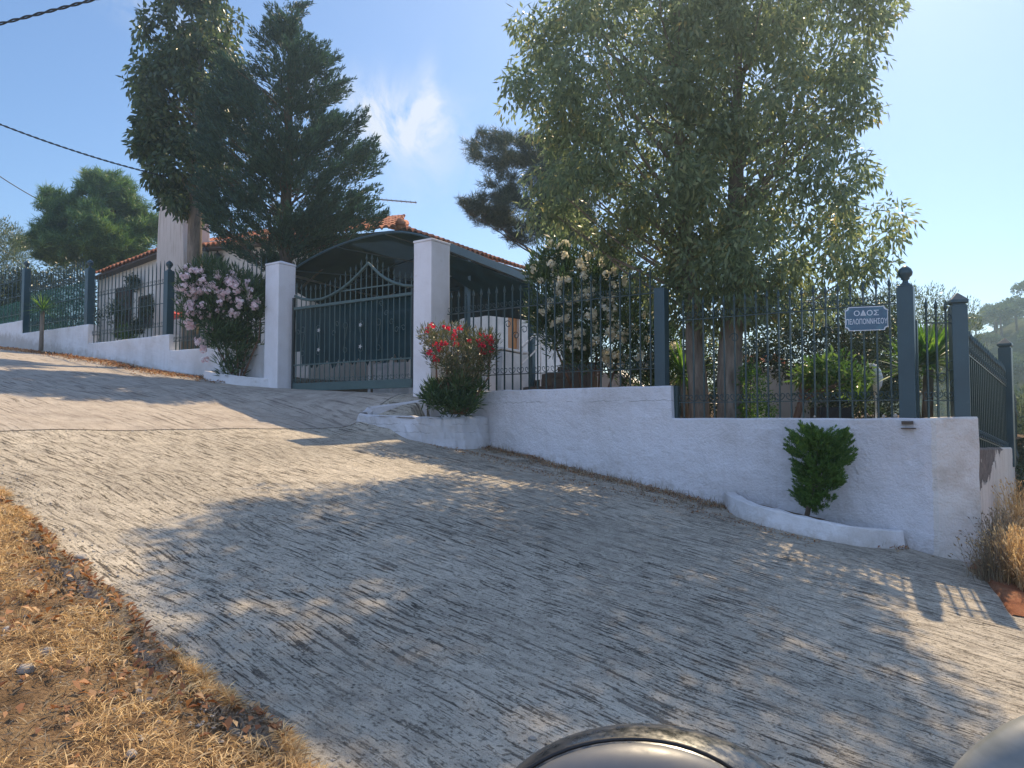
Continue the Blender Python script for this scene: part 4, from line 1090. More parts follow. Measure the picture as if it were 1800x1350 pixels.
# masonry planter of the red oleander beside the right pillar
def red_planter():
    s0, s1 = spx(846, 760, .75), spx(716, 730, .75)
    sA = spx(850, 760, .1); sB = sR-.05
    r = empty('stone_planter', ST((sA+sB)/2, .4, 1.2), 'cracked whitewashed masonry planter bulging from the wall beside the right gate pillar', 'planter')
    outline = [(sA, .02), (sA+.03, .55), (sA+.25, .80), ((sA+sB)/2, .88), (sB+.15, .98), (sB+.55, 1.05), (sB+.62, .8), (sB+.25, .35), (sB-.1, .15)]
    dense = []
    for a, c in zip(outline[:-1], outline[1:]):
        for i in range(8): dense.append((a[0]+(c[0]-a[0])*i/8, a[1]+(c[1]-a[1])*i/8))
    dense.append(outline[-1])
    vs = []; fs = []; m = 12
    for i, (s, t) in enumerate(dense):
        a = dense[max(i-1, 0)]; c = dense[min(i+1, len(dense)-1)]; ds, dt = c[0]-a[0], c[1]-a[1]; l = math.hypot(ds, dt) or 1; n0, n1 = -dt/l, ds/l
        f = i/(len(dense)-1); top = interp(f, [(0, 1.62), (.25, 1.60), (.5, 1.63), (.62, 1.66), (.8, 1.80), (1, 1.90)])
        # outward normal = away from planter centre
        cs, ct = (sA+sB)/2+.1, .3
        if n0*(s-cs)+n1*(t-ct) < 0: n0, n1 = -n0, -n1
        g = .9
        for k in range(m-4):
            z = g+(top-.03-g)*k/(m-5); d = .05*mnoise.noise(Vector((s*5, t*5, z*5)))+.02*mnoise.noise(Vector((s*17, t*17, z*17)))+.10*(1-k/(m-5))
            vs.append(ST(s+n0*d, t+n1*d, z))
        w = .02*mnoise.noise(Vector((s*7, t*7, 3)))
        vs.append(ST(s-n0*.03, t-n1*.03, top+w)); vs.append(ST(s-n0*.13, t-n1*.13, top+w)); vs.append(ST(s-n0*.16, t-n1*.16, top-.03)); vs.append(ST(s-n0*.17, t-n1*.17, top-.3))
    for i in range(len(dense)-1):
        for k in range(m-1): fs.append((i*m+k, (i+1)*m+k, (i+1)*m+k+1, i*m+k+1))
    b_ = MB(); b_.add(vs, fs); b_.build('rim', M['crackwall'], r)
    b_ = MB(); b_.add([ST(s, t, 1.58 if s < sB+.1 else 1.62) for s, t in outline], [tuple(range(len(outline)))]); b_.build('soil', M['garden'], r)
M['crackwall'] = m_plaster('cracked_whitewash', (.66, .65, .66), .6, .03, crack_z=[1.50, 1.38])
red_planter()

# ------------------------------------------------------------------ vegetation
rng = np.random.default_rng(7)
def inside(poly, x, z):
    n = len(poly); c = np.zeros(x.shape, bool); j = n-1
    for i in range(n):
        xi, zi = poly[i]; xj, zj = poly[j]
        cond = ((zi > z) != (zj > z)) & (x < (xj-xi)*(z-zi)/((zj-zi) if zj != zi else 1e-9)+xi)
        c ^= cond; j = i
    return c
def edist(poly, x, z):
    d = np.full(x.shape, 1e9); n = len(poly)
    for i in range(n):
        ax_, az_ = poly[i]; bx, bz = poly[(i+1) % n]
        vx, vz = bx-ax_, bz-az_; L2 = vx*vx+vz*vz+1e-9
        t = np.clip(((x-ax_)*vx+(z-az_)*vz)/L2, 0, 1)
        d = np.minimum(d, np.hypot(x-(ax_+t*vx), z-(az_+t*vz)))
    return d
def crown_pts(pxpoly, Y, n, dmax=2.0, dscale=1.0, seed=1, gap=.5, gscale=1.1, shell=.0):
    """cluster centres filling an inflated outline standing at distance Y"""
    g = np.random.default_rng(seed)
    poly = [(lambda q: (q.x, q.z))(P(x, y, Y)) for x, y in pxpoly]
    A = np.array(poly); lo, hi = A.min(0), A.max(0); out = []
    while len(out) < n:
        x = g.uniform(lo[0], hi[0], 4000); z = g.uniform(lo[1], hi[1], 4000); ok = inside(poly, x, z); x = x[ok]; z = z[ok]
        d = edist(poly, x, z); hd = np.minimum(np.sqrt(d*2.2*dscale+.02), dmax)
        y = hd*np.sign(g.uniform(-1, 1, len(x)))*np.abs(g.uniform(0, 1, len(x)))**(.75-shell)
        keep = g.uniform(0, 1, len(x)) < np.minimum(1, hd/dmax*.8+.42)
        for a, b_, c in zip(x[keep], y[keep], z[keep]):
            if mnoise.noise(Vector((a*gscale, b_*gscale, c*gscale+seed*7))) < -gap: continue
            out.append((a, Y+b_, c))
            if len(out) >= n: break
    return np.array(out)
def rvec(g, n):
    v = g.normal(size=(n, 3)); return v/np.linalg.norm(v, axis=1, keepdims=True)
def leaves(centres, per, rad, L, Wd, mode='droop', seed=3, jitter=.35, flat=1.0):
    """leaf-sized rhombi round the cluster centres"""
    g = np.random.default_rng(seed); C_ = np.repeat(centres, per, axis=0); n = len(C_)
    off = rvec(g, n)*(g.uniform(.15, 1, (n, 1))**.6)*rad; off[:, 2] *= flat
    base = C_+off
    d = rvec(g, n)
    if mode == 'droop': d = off/np.linalg.norm(off, axis=1, keepdims=True)*.7+d*.6; d[:, 2] -= .75
    elif mode == 'up': d = off/np.linalg.norm(off, axis=1, keepdims=True)*.8+d*.35; d[:, 2] += .75
    elif mode == 'out': d = off/np.linalg.norm(off, axis=1, keepdims=True)+d*.4
    d /= np.linalg.norm(d, axis=1, keepdims=True)
    s = np.cross(d, rvec(g, n)); s /= np.linalg.norm(s, axis=1, keepdims=True)+1e-9
    l = L*g.uniform(1-jitter, 1+jitter, (n, 1)); w = Wd*g.uniform(1-jitter, 1+jitter, (n, 1))
    nn = np.cross(d, s)
    V = np.stack([base, base+d*l*.45+s*w*.5-nn*l*.06, base+d*l-nn*l*.16, base+d*l*.45-s*w*.5-nn*l*.06], 1)
    return V
def needles(centres, per, rad, L, Wd, seed=3, up=.5):
    g = np.random.default_rng(seed); C_ = np.repeat(centres, per, axis=0); n = len(C_)
    tip = np.repeat(rvec(g, len(centres)), per, axis=0); tip[:, 2] = np.abs(tip[:, 2])*up
    base = C_+tip*g.uniform(-rad, rad, (n, 1))+rvec(g, n)*rad*.25
    d = rvec(g, n)*.9+tip*.9; d[:, 2] += up*.4; d /= np.linalg.norm(d, axis=1, keepdims=True)
    s = np.cross(d, rvec(g, n)); s /= np.linalg.norm(s, axis=1, keepdims=True)+1e-9
    l = L*g.uniform(.6, 1.3, (n, 1))
    return np.stack([base-s*Wd/2, base+s*Wd/2, base+d*l], 1)
def sprays(centres, axis_xy, per, rad, L, Wd, seed=3, upb=.55, z_up=.35):
    """cypress/thuja fronds: flecks laid along outward rising twigs"""
    g = np.random.default_rng(seed); nC = len(centres)
    outd = centres.copy(); outd[:, 0] -= axis_xy[0]; outd[:, 1] -= axis_xy[1]; outd[:, 2] = 0
    outd /= np.linalg.norm(outd, axis=1, keepdims=True)+1e-6
    fd = outd+rvec(g, nC)*.55; fd[:, 2] = np.abs(fd[:, 2])*.4+upb; fd /= np.linalg.norm(fd, axis=1, keepdims=True)
    C_ = np.repeat(centres, per, axis=0); F = np.repeat(fd, per, axis=0); n = len(C_)
    a = g.uniform(-1, 1, (n, 1)); side = np.cross(F, rvec(g, n)); side /= np.linalg.norm(side, axis=1, keepdims=True)+1e-9
    base = C_+F*a*rad+side*rad*.42*(1-np.clip(a, -1, .95))*.5*g.uniform(0, 1, (n, 1))
    d = F+side*.7; d[:, 2] += z_up; d /= np.linalg.norm(d, axis=1, keepdims=True)
    s = np.cross(d, rvec(g, n)); s /= np.linalg.norm(s, axis=1, keepdims=True)+1e-9
    l = L*g.uniform(.6, 1.3, (n, 1))
    return np.stack([base, base+d*l*.4+s*Wd*.5, base+d*l, base+d*l*.4-s*Wd*.5], 1)
def trunk_obj(parent, pts, radii, mat, n=12):
    P_ = [Vector(p) for p in pts]
    # resample smooth
    Q = []; R_ = []
    for i in range(len(P_)-1):
        k = 6
        for j in range(k):
            f = j/k; Q.append(P_[i].lerp(P_[i+1], f)); R_.append(radii[i]+(radii[i+1]-radii[i])*f)
    Q.append(P_[-1]); R_.append(radii[-1])
    for i, q in enumerate(Q): q += Vector((mnoise.noise(q*1.1), mnoise.noise(q*1.1+Vector((9, 0, 0))), 0))*R_[i]*.3
    b_ = MB(); b_.tube(Q, R_, n); return b_.build('trunk', mat, parent, smooth=True)
def limbs(parent, pts, centres, k, r0, mat, seed=1, name='limb'):
    """k curved boughs leaving the trunk and reaching into the crown; twigs fork off"""
    g = random.Random(seed); b_ = MB(); P_ = [Vector(p) for p in pts]; zlo = P_[0].z; zhi = P_[-1].z
    idx = list(range(len(centres))); g.shuffle(idx)
    def on_trunk(z):
        for a, c in zip(P_[:-1], P_[1:]):
            if a.z <= z <= c.z: return a.lerp(c, (z-a.z)/(c.z-a.z+1e-6))
        return P_[-1].copy() if z > zhi else P_[0].copy()
    for i in idx[:k]:
        c = Vector(centres[i]); h = math.hypot(c.x-P_[-1].x, c.y-P_[-1].y)
        z0 = min(max(c.z-h*g.uniform(.5, 1.0), P_[0].z+(zhi-zlo)*(.22 if k > 20 else .45)), zhi); a = on_trunk(z0)
        m1 = a.lerp(c, .5)+Vector((g.uniform(-.1, .1), g.uniform(-.1, .1), -.08*h+.06)); L = (c-a).length
        ra = min(r0, .008+.009*L)
        b_.tube([a, a.lerp(m1, .6), m1, m1.lerp(c, .6), c], [ra, ra*.8, ra*.55, ra*.35, ra*.12], 6)
    return b_.build(name, mat, parent, smooth=True)
def tree(name, label, cat, pxpoly, Y, trunk, radii, leafmat, barkmat, n, per, rad, L, Wd, style='droop', seed=1, dmax=2.0, dscale=1.0, gap=.45, gscale=1.1, nl=60, group=None, base=None, lr=.06, axis=None, crownname='crown', flat=1.0):
    base = Vector(base or trunk[0]); r = empty(name, base, label, cat, group)
    trunk_obj(r, trunk, radii, barkmat)
    C_ = crown_pts(pxpoly, Y, n, dmax, dscale, seed, gap, gscale)
    if nl: limbs(r, trunk, C_, nl, lr, barkmat, seed)
    ax = axis or (trunk[-1][0], trunk[-1][1])
    if style == 'needle': V = needles(C_, per, rad, L, Wd, seed); nper = 3
    elif style == 'spray': V = sprays(C_, ax, per, rad, L, Wd, seed); nper = 4
    else: V = leaves(C_, per, rad, L, Wd, style, seed, flat=flat); nper = 4
    np_obj(crownname, V, nper, leafmat, r); return r, C_
def tp(px, py, Y): q = P(px, py, Y); return (q.x, q.y, q.z)

# two broadleaf trees in the right-hand garden
YA, YB = 10.45, 10.15
tree('broadleaf_tree', 'left one of the two big leafy trees behind the low railing, with the thinner trunk', 'tree',
     [(985, -10), (990, 14), (930, 38), (888, 68), (900, 95), (935, 100), (930, 130), (875, 148), (868, 170), (885, 215), (915, 222), (935, 262), (965, 300), (905, 338), (893, 362), (925, 388), (960, 412), (1050, 425), (1105, 470), (1160, 545), (1225, 590), (1300, 565), (1310, 300), (1290, -190), (1200, -170), (1080, -130), (1015, -70)],
     YA, [(2.62, YA, 1.40), (2.62, YA, 2.2), (2.60, YA, 3.2), (2.45, YA, 4.4), (2.4, YA, 6), (2.35, YA, 7.6)], [.155, .135, .12, .10, .06, .02], M['leaf_kurrajong'], M['bark'], 1250, 32, .20, .11, .038, 'droop', 11, 1.35, 1.0, .0, 1.9, 60)
tree('broadleaf_tree', 'right one of the two big leafy trees, with the thicker trunk, nearest the street sign', 'tree',
     [(1200, -125), (1170, 100), (1190, 350), (1175, 480), (1215, 560), (1265, 592), (1320, 578), (1350, 548), (1420, 572), (1490, 540), (1530, 490), (1560, 470), (1535, 440), (1590, 405), (1555, 372), (1540, 345), (1505, 300), (1478, 268), (1500, 238), (1535, 198), (1500, 175), (1495, 130), (1568, 128), (1572, 105), (1545, 60), (1588, 12), (1560, -40), (1520, -95), (1400, -170), (1280, -165)],
     YB, [(2.98, YB, 1.40), (2.99, YB, 2.0), (3.05, YB, 3.0), (3.1, YB, 4.4), (3.15, YB, 6), (3.2, YB, 7.6)], [.20, .175, .155, .12, .07, .02], M['leaf_kurrajong'], M['bark'], 1250, 32, .20, .11, .038, 'droop', 12, 1.35, 1.0, .0, 1.9, 60)
# tall kurrajong on the left
YC = 17.0; xb = lambda px, Y, py=500: uu(px, py)*Y
tree('broadleaf_tree', 'tall slim-trunked leafy tree left of the cypress, in front of the chimney', 'tree',
     [(285, -10), (300, -60), (380, -70), (412, -20), (420, 40), (434, 78), (415, 100), (408, 200), (395, 300), (372, 345), (345, 372), (325, 378), (300, 365), (275, 345), (262, 310), (252, 285), (243, 232), (234, 205), (240, 150), (250, 120), (247, 48), (283, 30)],
     YC, [(xb(337, YC), YC, 2.6), (xb(340, YC), YC, 5.0), (xb(342, YC), YC, 7.5), (xb(345, YC), YC, 9.5), (xb(348, YC), YC, 12)], [.20, .17, .13, .08, .02], M['leaf_kurrajong_dark'], M['bark'], 420, 40, .26, .16, .075, 'droop', 21, 1.0, .8, .04, 1.3, 60)
# big cypress
YD = 15.6
r, _ = tree('cypress_tree', 'big dark green cypress with a pointed top rising behind the left gate pillar', 'tree',
     [(500, -25), (520, -25), (534, 18), (530, 45), (545, 62), (528, 80), (560, 88), (592, 96), (572, 112), (580, 132), (606, 140), (600, 168), (570, 185), (566, 205), (598, 215), (642, 195), (640, 220), (656, 240), (650, 262), (667, 285), (650, 312), (660, 335), (645, 350), (668, 378), (655, 398), (610, 428), (560, 440), (530, 470), (500, 485), (450, 470), (395, 435), (365, 405), (352, 350), (350, 290), (362, 230), (372, 190), (395, 125), (412, 98), (432, 118), (440, 160), (456, 130), (452, 62), (478, 72), (487, 28)],
     YD, [(xb(500, YD), YD, 1.9), (xb(500, YD), YD, 4), (xb(503, YD), YD, 7), (xb(506, YD), YD, 10.4)], [.22, .17, .10, .02], M['leaf_cypress'], M['bark_dark'], 2000, 60, .24, .10, .024, 'spray', 31, 1.15, .7, .02, 1.7, 110)
# pines, olive and distant trees
YE = 29.0
tree('pine_tree', 'round-crowned green pine beyond the house, left of the chimney', 'tree',
     [(42, 455), (38, 430), (75, 412), (93, 398), (84, 352), (100, 336), (140, 348), (150, 315), (188, 304), (225, 325), (236, 355), (272, 370), (300, 395), (300, 460), (240, 475), (165, 480), (100, 478), (70, 470)],
     YE, [(xb(215, YE), YE, 3), (xb(212, YE), YE, 6), (xb(200, YE), YE, 9), (xb(190, YE), YE, 11)], [.3, .25, .15, .04], M['leaf_pine'], M['bark_dark'], 760, 130, .42, .26, .028, 'needle', 41, 2.4, 1.5, -.02, .62, 30)
YF = 24
tree('olive_tree', 'pale grey-green tree at the left edge of the picture', 'tree',
     [(-60, 380), (-20, 372), (8, 382), (22, 400), (30, 440), (42, 465), (45, 520), (30, 560), (-60, 570)],
     YF, [(xb(-10, YF), YF, 3.3), (xb(-8, YF), YF, 5), (xb(-5, YF), YF, 7.4)], [.16, .12, .03], M['leaf_olive'], M['bark_dark'], 260, 80, .30, .11, .022, 'up', 42, 1.3, 1.2, .3, 1, 25)
YG = 20
tree('pine_tree', 'dark long-needled pine showing to the left of the big leafy trees', 'tree',
     [(826, 252), (850, 235), (900, 240), (960, 250), (1040, 300), (1040, 420), (985, 440), (960, 425), (930, 432), (900, 425), (885, 400), (845, 388), (818, 378), (815, 358), (850, 350), (885, 342), (858, 318), (835, 292)],
     YG, [(xb(1010, YG), YG, 1.8), (xb(1005, YG), YG, 4), (xb(995, YG), YG, 6), (xb(980, YG), YG, 8.5)], [.25, .2, .14, .04], M['leaf_pine_dark'], M['bark_dark'], 560, 150, .32, .19, .014, 'needle', 43, 1.3, 1.2, .15, .9, 25)
YH = 16
tree('olive_tree', 'small grey-green tree rising behind the two right-hand corner posts', 'tree',
     [(1490, 545), (1525, 520), (1545, 505), (1590, 515), (1630, 512), (1655, 522), (1680, 540), (1700, 560), (1700, 640), (1660, 700), (1500, 700), (1480, 600)],
     YH, [(xb(1600, YH), YH, 1.3), (xb(1598, YH), YH, 2.5), (xb(1590, YH), YH, 4.0)], [.12, .09, .02], M['leaf_olive'], M['bark_dark'], 300, 70, .22, .075, .018, 'up', 44, 1.2, 1.2, .35, 1.2, 25)
YI = 13.2
tree('hedge_bush', 'dense dark hedge bush behind the street sign', 'bush',
     [(1330, 590), (1370, 540), (1440, 515), (1520, 530), (1590, 560), (1600, 660), (1590, 735), (1530, 740), (1440, 735), (1400, 680), (1350, 640)],
     YI, [(xb(1480, YI), YI, 1.3), (xb(1480, YI), YI, 2.0), (xb(1482, YI), YI, 3.0)], [.08, .06, .02], M['leaf_hedge'], M['bark_dark'], 420, 60, .20, .07, .03, 'out', 45, 1.0, 1.0, .5, 1.2, 20)
YP = 25.0
tree('hedge_bush', 'dark green shrubbery filling the garden behind the two green nets', 'bush', [(-80, 520), (-20, 490), (60, 480), (150, 470), (165, 520), (165, 610), (-80, 640)], YP,
     [(xb(60, YP), YP, 3.4), (xb(60, YP), YP, 4.2), (xb(62, YP), YP, 5.5)], [.1, .08, .03], M['leaf_hedge'], M['bark_dark'], 420, 50, .32, .12, .05, 'out', 46, 1.2, 1.2, .4, .8, 20)
tree('hedge_bush', 'dark shrub showing between and behind the two big tree trunks', 'bush', [(1150, 640), (1200, 600), (1260, 590), (1320, 610), (1330, 640), (1300, 740), (1160, 740)], 13.6,
     [tp(1240, 745, 13.6), tp(1240, 700, 13.6), tp(1242, 650, 13.6)], [.06, .04, .02], M['leaf_hedge'], M['bark_dark'], 260, 50, .18, .07, .03, 'out', 47, .8, .9, .4, 1.2, 12)
# white oleander
YJ = 12.2
def oleander(name, label, poly, Y, stems, leafm, petalm, n, per, nf, seed, L=.12, W_=.020, dmax=.8, fr=.055, bark=None, petal=.030, mode='up', rad=.16, facing=True, flower_poly=None, dsc=.6, gap=.45, nb=18):
    base = Vector(stems[0][0]); r = empty(name, base, label, 'shrub')
    b_ = MB()
    for st in stems: b_.tube(st, [.022-.014*i/(len(st)-1) for i in range(len(st))], 6)
    b_.build('stems', bark or M['bark_red'], r, smooth=True)
    C_ = crown_pts(poly, Y, n, dmax, dsc, seed, gap, 1.6)
    np_obj('foliage', leaves(C_, per, rad, L, W_, mode, seed), 4, leafm, r)
    F = crown_pts(flower_poly or poly, Y, nf, dmax*1.05, dsc*1.1, seed+5, .25, 1.3, shell=.45)
    if facing: F[:, 1] = np.where(F[:, 1] > Y, 2*Y-F[:, 1], F[:, 1]); F[:, 1] -= .10
    g = np.random.default_rng(seed+9)
    # each flower cluster: nb blossoms of five petals
    Cn = np.repeat(F, nb, axis=0)+rvec(g, nf*nb)*g.uniform(.2, 1, (nf*nb, 1))*fr
    ax = Cn-np.repeat(F, nb, axis=0)+rvec(g, nf*nb)*fr*.4; ax /= np.linalg.norm(ax, axis=1, keepdims=True)
    s1_ = np.cross(ax, rvec(g, len(ax))); s1_ /= np.linalg.norm(s1_, axis=1, keepdims=True); s2_ = np.cross(ax, s1_)
    V = []
    for k in range(5):
        a = k*2*math.pi/5; d = s1_*math.cos(a)+s2_*math.sin(a); e = -s1_*math.sin(a)+s2_*math.cos(a)
        V.append(np.stack([Cn, Cn+d*petal*.6+e*petal*.42+ax*petal*.25, Cn+d*petal+ax*petal*.3, Cn+d*petal*.6-e*petal*.42+ax*petal*.25], 1))
    fl = np_obj('blossoms', np.concatenate(V), 4, petalm, r)
    return r
def stem(px0, py0, px1, py1, Y, bend=0):
    a = P(px0, py0, Y); c = P(px1, py1, Y); m = a.lerp(c, .5)+Vector((bend, bend*.5, 0)); return [a, m, c]
oleander('oleander', 'tall white-flowering oleander in the garden behind the high part of the wall',
    [(948, 520), (930, 490), (950, 440), (975, 420), (1010, 440), (1065, 435), (1110, 460), (1160, 520), (1185, 580), (1190, 690), (1150, 692), (1100, 680), (1060, 650), (1000, 640), (960, 610), (925, 560)],
    YJ, [stem(1010+i*14, 692, 960+i*40, 520+(i % 3)*20, YJ, .1*(i % 3-1)) for i in range(6)], M['leaf_oleander'], M['petal_white'], 420, 60, 125, 51, .13, .022, .95, .075, petal=.032, nb=14)
# pink oleander in the left planter
YK = onwall(415, 660, .30).y
oleander('oleander', 'leafy oleander covered in pale pink flowers growing in the street against the left wall',
    [(322, 520), (335, 488), (360, 462), (385, 470), (420, 482), (468, 505), (468, 560), (455, 592), (432, 630), (422, 668), (405, 664), (396, 630), (368, 590), (330, 565)],
    YK, [stem(413+i*3, 668, 360+i*25, 520+(i % 2)*20, YK, .06*(i-2)) for i in range(5)], M['leaf_oleander'], M['petal_pink'], 210, 50, 84, 52, .17, .024, .55, .085, petal=.036, nb=15,
    flower_poly=[(322, 520), (335, 475), (375, 468), (400, 480), (465, 500), (468, 560), (450, 568), (400, 560), (385, 600), (392, 640), (370, 640), (345, 590), (328, 560)])
# red oleander
YL = onwall(805, 720, .50).y
r = oleander('oleander', 'straggly red-flowering oleander growing from the cracked planter by the right pillar',
    [(743, 590), (760, 572), (800, 576), (850, 578), (872, 600), (868, 632), (842, 660), (835, 680), (815, 690), (790, 680), (775, 650), (755, 625)],
    YL, [stem(795+i*4, 728, 765+i*20, 600, YL, .05*(i-2)) for i in range(6)], M['leaf_redtip'], M['petal_red'], 190, 32, 42, 53, .085, .015, .45, .045, petal=.022, rad=.11, nb=7,
    flower_poly=[(743, 590), (760, 574), (850, 580), (872, 600), (868, 630), (800, 615), (770, 640), (750, 620)])
C_ = crown_pts([(748, 700), (760, 680), (790, 668), (812, 665), (835, 672), (850, 650), (848, 680), (835, 712), (815, 728), (790, 730), (765, 715)], YL-.02, 90, .40, .7, 54, .6)
np_obj('low_foliage', leaves(C_, 42, .09, .13, .019, 'up', 54), 4, M['leaf_oleander'], r)
# little conifer in the right planter
YM = onwall(1430, 880, .30).y
tree('dwarf_conifer', 'small bright green dwarf conifer clipped narrow at the foot, against the white wall', 'shrub',
     [(1394, 770), (1402, 750), (1411, 765), (1421, 742), (1432, 762), (1442, 750), (1450, 768), (1464, 752), (1478, 760), (1487, 790), (1486, 815), (1474, 836), (1464, 858), (1454, 878), (1436, 896), (1416, 896), (1403, 872), (1408, 835), (1405, 808), (1393, 790)],
     YM, [tp(1417, 912, YM), tp(1422, 890, YM), tp(1430, 850, YM), tp(1438, 790, YM)], [.030, .024, .016, .006], M['leaf_thuja'], M['bark_dark'], 640, 90, .065, .030, .008, 'spray', 61, .22, .5, .22, 7, 14, lr=.012)

# yuccas and small plants
def rosette(name, label, c, n, L, W_, mat, trunk=None, tr=.03, seed=1, droop=.5, up=.2, group=None, cat='plant'):
    g = np.random.default_rng(seed); c = np.array(c); base = trunk[0] if trunk else c
    r = empty(name, base, label, cat, group)
    if trunk: 
        b_ = MB(); b_.tube(trunk, [tr*1.15]+[tr]*(len(trunk)-1), 8); b_.build('trunk', M['bark'], r, smooth=True)
    Q = []; seg = 6
    for i in range(n):
        a = g.uniform(0, 2*math.pi); e = g.uniform(-.35+up*.5, 1.35); l = L*g.uniform(.75, 1.1)
        d = np.array([math.cos(a)*math.cos(e), math.sin(a)*math.cos(e), math.sin(e)]); side = np.array([-math.sin(a), math.cos(a), 0])
        pts = []; p = c+d*.02; dd = d.copy()
        for k in range(seg+1):
            f = k/seg; w = W_*(.55+.9*f if f < .4 else .91*(1-f)/.6+.02); pts.append((p-side*w/2, p+side*w/2))
            dd = dd+np.array([0, 0, -droop*.16*(math.cos(e))]); dd /= np.linalg.norm(dd); p = p+dd*l/seg
        for k in range(seg): Q.append([pts[k][0], pts[k][1], pts[k+1][1], pts[k+1][0]])
    V = np.array(Q); off = np.array(r.location); me = np_mesh('leaves', V-off, 4, mat)
    o = bpy.data.objects.new('leaves', me); COL.objects.link(o); o.parent = r; return r
YN = onwall(72, 600, .35).y
rosette('yucca', 'little yucca on a thin bare stem in front of the left wall', tp(75, 545, YN), 90, .52, .028, M['leaf_bright'], [tp(72, 622, YN), tp(73, 590, YN), tp(75, 547, YN)], .05, 71, .35)
YO = 9.4
rosette('yucca', 'large bright yucca between the tall acorn post and the pyramid-capped post', tp(1632, 640, YO), 130, .66, .070, M['leaf_bright'], [tp(1630, 740, YO), tp(1632, 650, YO)], .06, 72, .5, .6)
rosette('yucca', 'second yucca head leaning left behind the tall acorn post', tp(1598, 655, YO), 90, .60, .058, M['leaf_bright'], [tp(1612, 740, YO), tp(1600, 668, YO)], .05, 73, .5, .3)
rosette('yucca', 'shaggy bright yucca beside the dark post at the step of the wall', tp(1200, 660, 11.6), 130, .62, .040, M['leaf_bright'], [tp(1205, 740, 11.6), tp(1200, 662, 11.6)], .05, 74, .7, .1)
rosette('yucca', 'low narrow-leaved yucca at the foot of the glossy bush', tp(1512, 712, 9.6), 80, .38, .022, M['leaf_loquat'], None, .05, 75, .6, .2)
YQ = 10.2
tree('glossy_bush', 'glossy round bush with a leaning trunk left of the street sign, low behind the railing', 'bush',
     [(1398, 662), (1420, 642), (1450, 632), (1490, 628), (1520, 636), (1525, 655), (1510, 680), (1480, 700), (1450, 682), (1410, 674)],
     YQ, [tp(1398, 745, YQ), tp(1410, 705, YQ), tp(1412, 675, YQ), tp(1440, 655, YQ)], [.05, .045, .035, .02], M['leaf_loquat'], M['bark_red'], 60, 22, .09, .13, .036, 'out', 81, .45, .6, .1, 2.5, 12, lr=.02)
tree('small_bush', 'small fine-leaved bush just right of the two big tree trunks', 'bush',
     [(1300, 650), (1318, 640), (1340, 665), (1345, 690), (1355, 720), (1345, 738), (1298, 738)],
     9.9, [tp(1318, 745, 9.9), tp(1318, 700, 9.9), tp(1320, 660, 9.9)], [.012, .01, .005], M['leaf_bright'], M['bark_dark'], 90, 30, .08, .035, .02, 'out', 82, .3, .5, .6, 2, 8, lr=.006)
# plants on and before the house wall
def pot_plant(px, py, Y, rr, leafm, lab, seed, nm='hanging_plant', hang=True):
    c = P(px, py, Y); r = empty(nm, (c.x, c.y, c.z-rr), lab, 'plant')
    if hang:
        b_ = MB(); b_.lathe((c.x, c.y, c.z-.10), [(.05, 0), (.10, .10), (.11, .12)], 12); b_.build('pot', M['brownwood'], r)
        b_ = MB(); b_.tube([c, c+UP*.5], .006, 4); b_.build('hanger', M['steel'], r)
    C_ = np.array([[c.x, c.y, c.z]])+rvec(np.random.default_rng(seed), 40)*rr*np.random.default_rng(seed).uniform(.2, .9, (40, 1))
    np_obj('foliage', leaves(C_, 26, rr*.3, .07, .03, 'droop', seed), 4, leafm, r)
lwY = lambda px: 15.0/(1+.7*uu(px, 520))
pot_plant(234, 497, lwY(234), .28, M['leaf_hedge'], 'dark trailing plant hanging on the house wall behind the open railing', 91)
pot_plant(207, 545, lwY(207)-.3, .5, M['leaf_oleander'], 'bushy potted plant beside the brown house door', 92, 'potted_plant', False)
pot_plant(222, 590, lwY(222)-.9, .4, M['leaf_bright'], 'bright green plant low behind the open railing', 93, 'potted_plant', False)
pot_plant(268, 545, lwY(268)-.8, .6, M['leaf_hedge'], 'dark bush in front of the house window', 94, 'garden_bush', False)
pot_plant(240, 575, lwY(240)-1.0, .3, M['leaf_hedge'], 'small dark shrub in the middle of the open railing bay', 95, 'garden_bush', False)
# red seat cushions/parasol cloth
q = P(311, 556, 17.3); b_ = MB(); b_.add([q+Vector((-.28, .1, -.10)), q+Vector((.30, -.1, -.03)), q+Vector((.05, .25, .14)), q+Vector((-.25, 0, .12))], [(0, 1, 2), (0, 2, 3), (0, 3, 1), (1, 3, 2)])
tag(b_.build('folded_parasol', M['redcloth']), 'folded red parasol cloth behind the post left of the pink oleander', 'parasol')

# ------------------------------------------------------------------ overhead cables
def cable(name, a, b_, sag, r_, label, twist=True):
    a = Vector(a); b_ = Vector(b_); n = 70; q = MB()
    def pt(f, ph):
        p = a.lerp(b_, f)-UP*(sag*4*f*(1-f))
        if twist: p = p+Vector((0, math.cos(f*160+ph), math.sin(f*160+ph)))*r_*.8
        return p
    m = 260 if twist else 40
    for ph in ((0, 3.14) if twist else (0,)): q.tube([pt(i/m, ph) for i in range(m+1)], r_*.7 if twist else r_, 5)
    return tag(q.build(name, M['black'], smooth=True), label, 'cable')
cable('overhead_cable', P(-500, 165, 9.5), P(620, -125, 9.5), .05, .016, 'thick twisted black overhead cable, highest of the three, crossing the top left corner')
cable('overhead_cable', P(-400, 30, 12), P(300, 312, 16.0), .30, .014, 'twisted black overhead cable running down to the chimney, middle one of the three', True)
cable('overhead_cable', P(-300, 60, 20), P(110, 372, 31), .5, .018, 'thin black wire, lowest of the three, sloping down to the round-crowned pine', False)

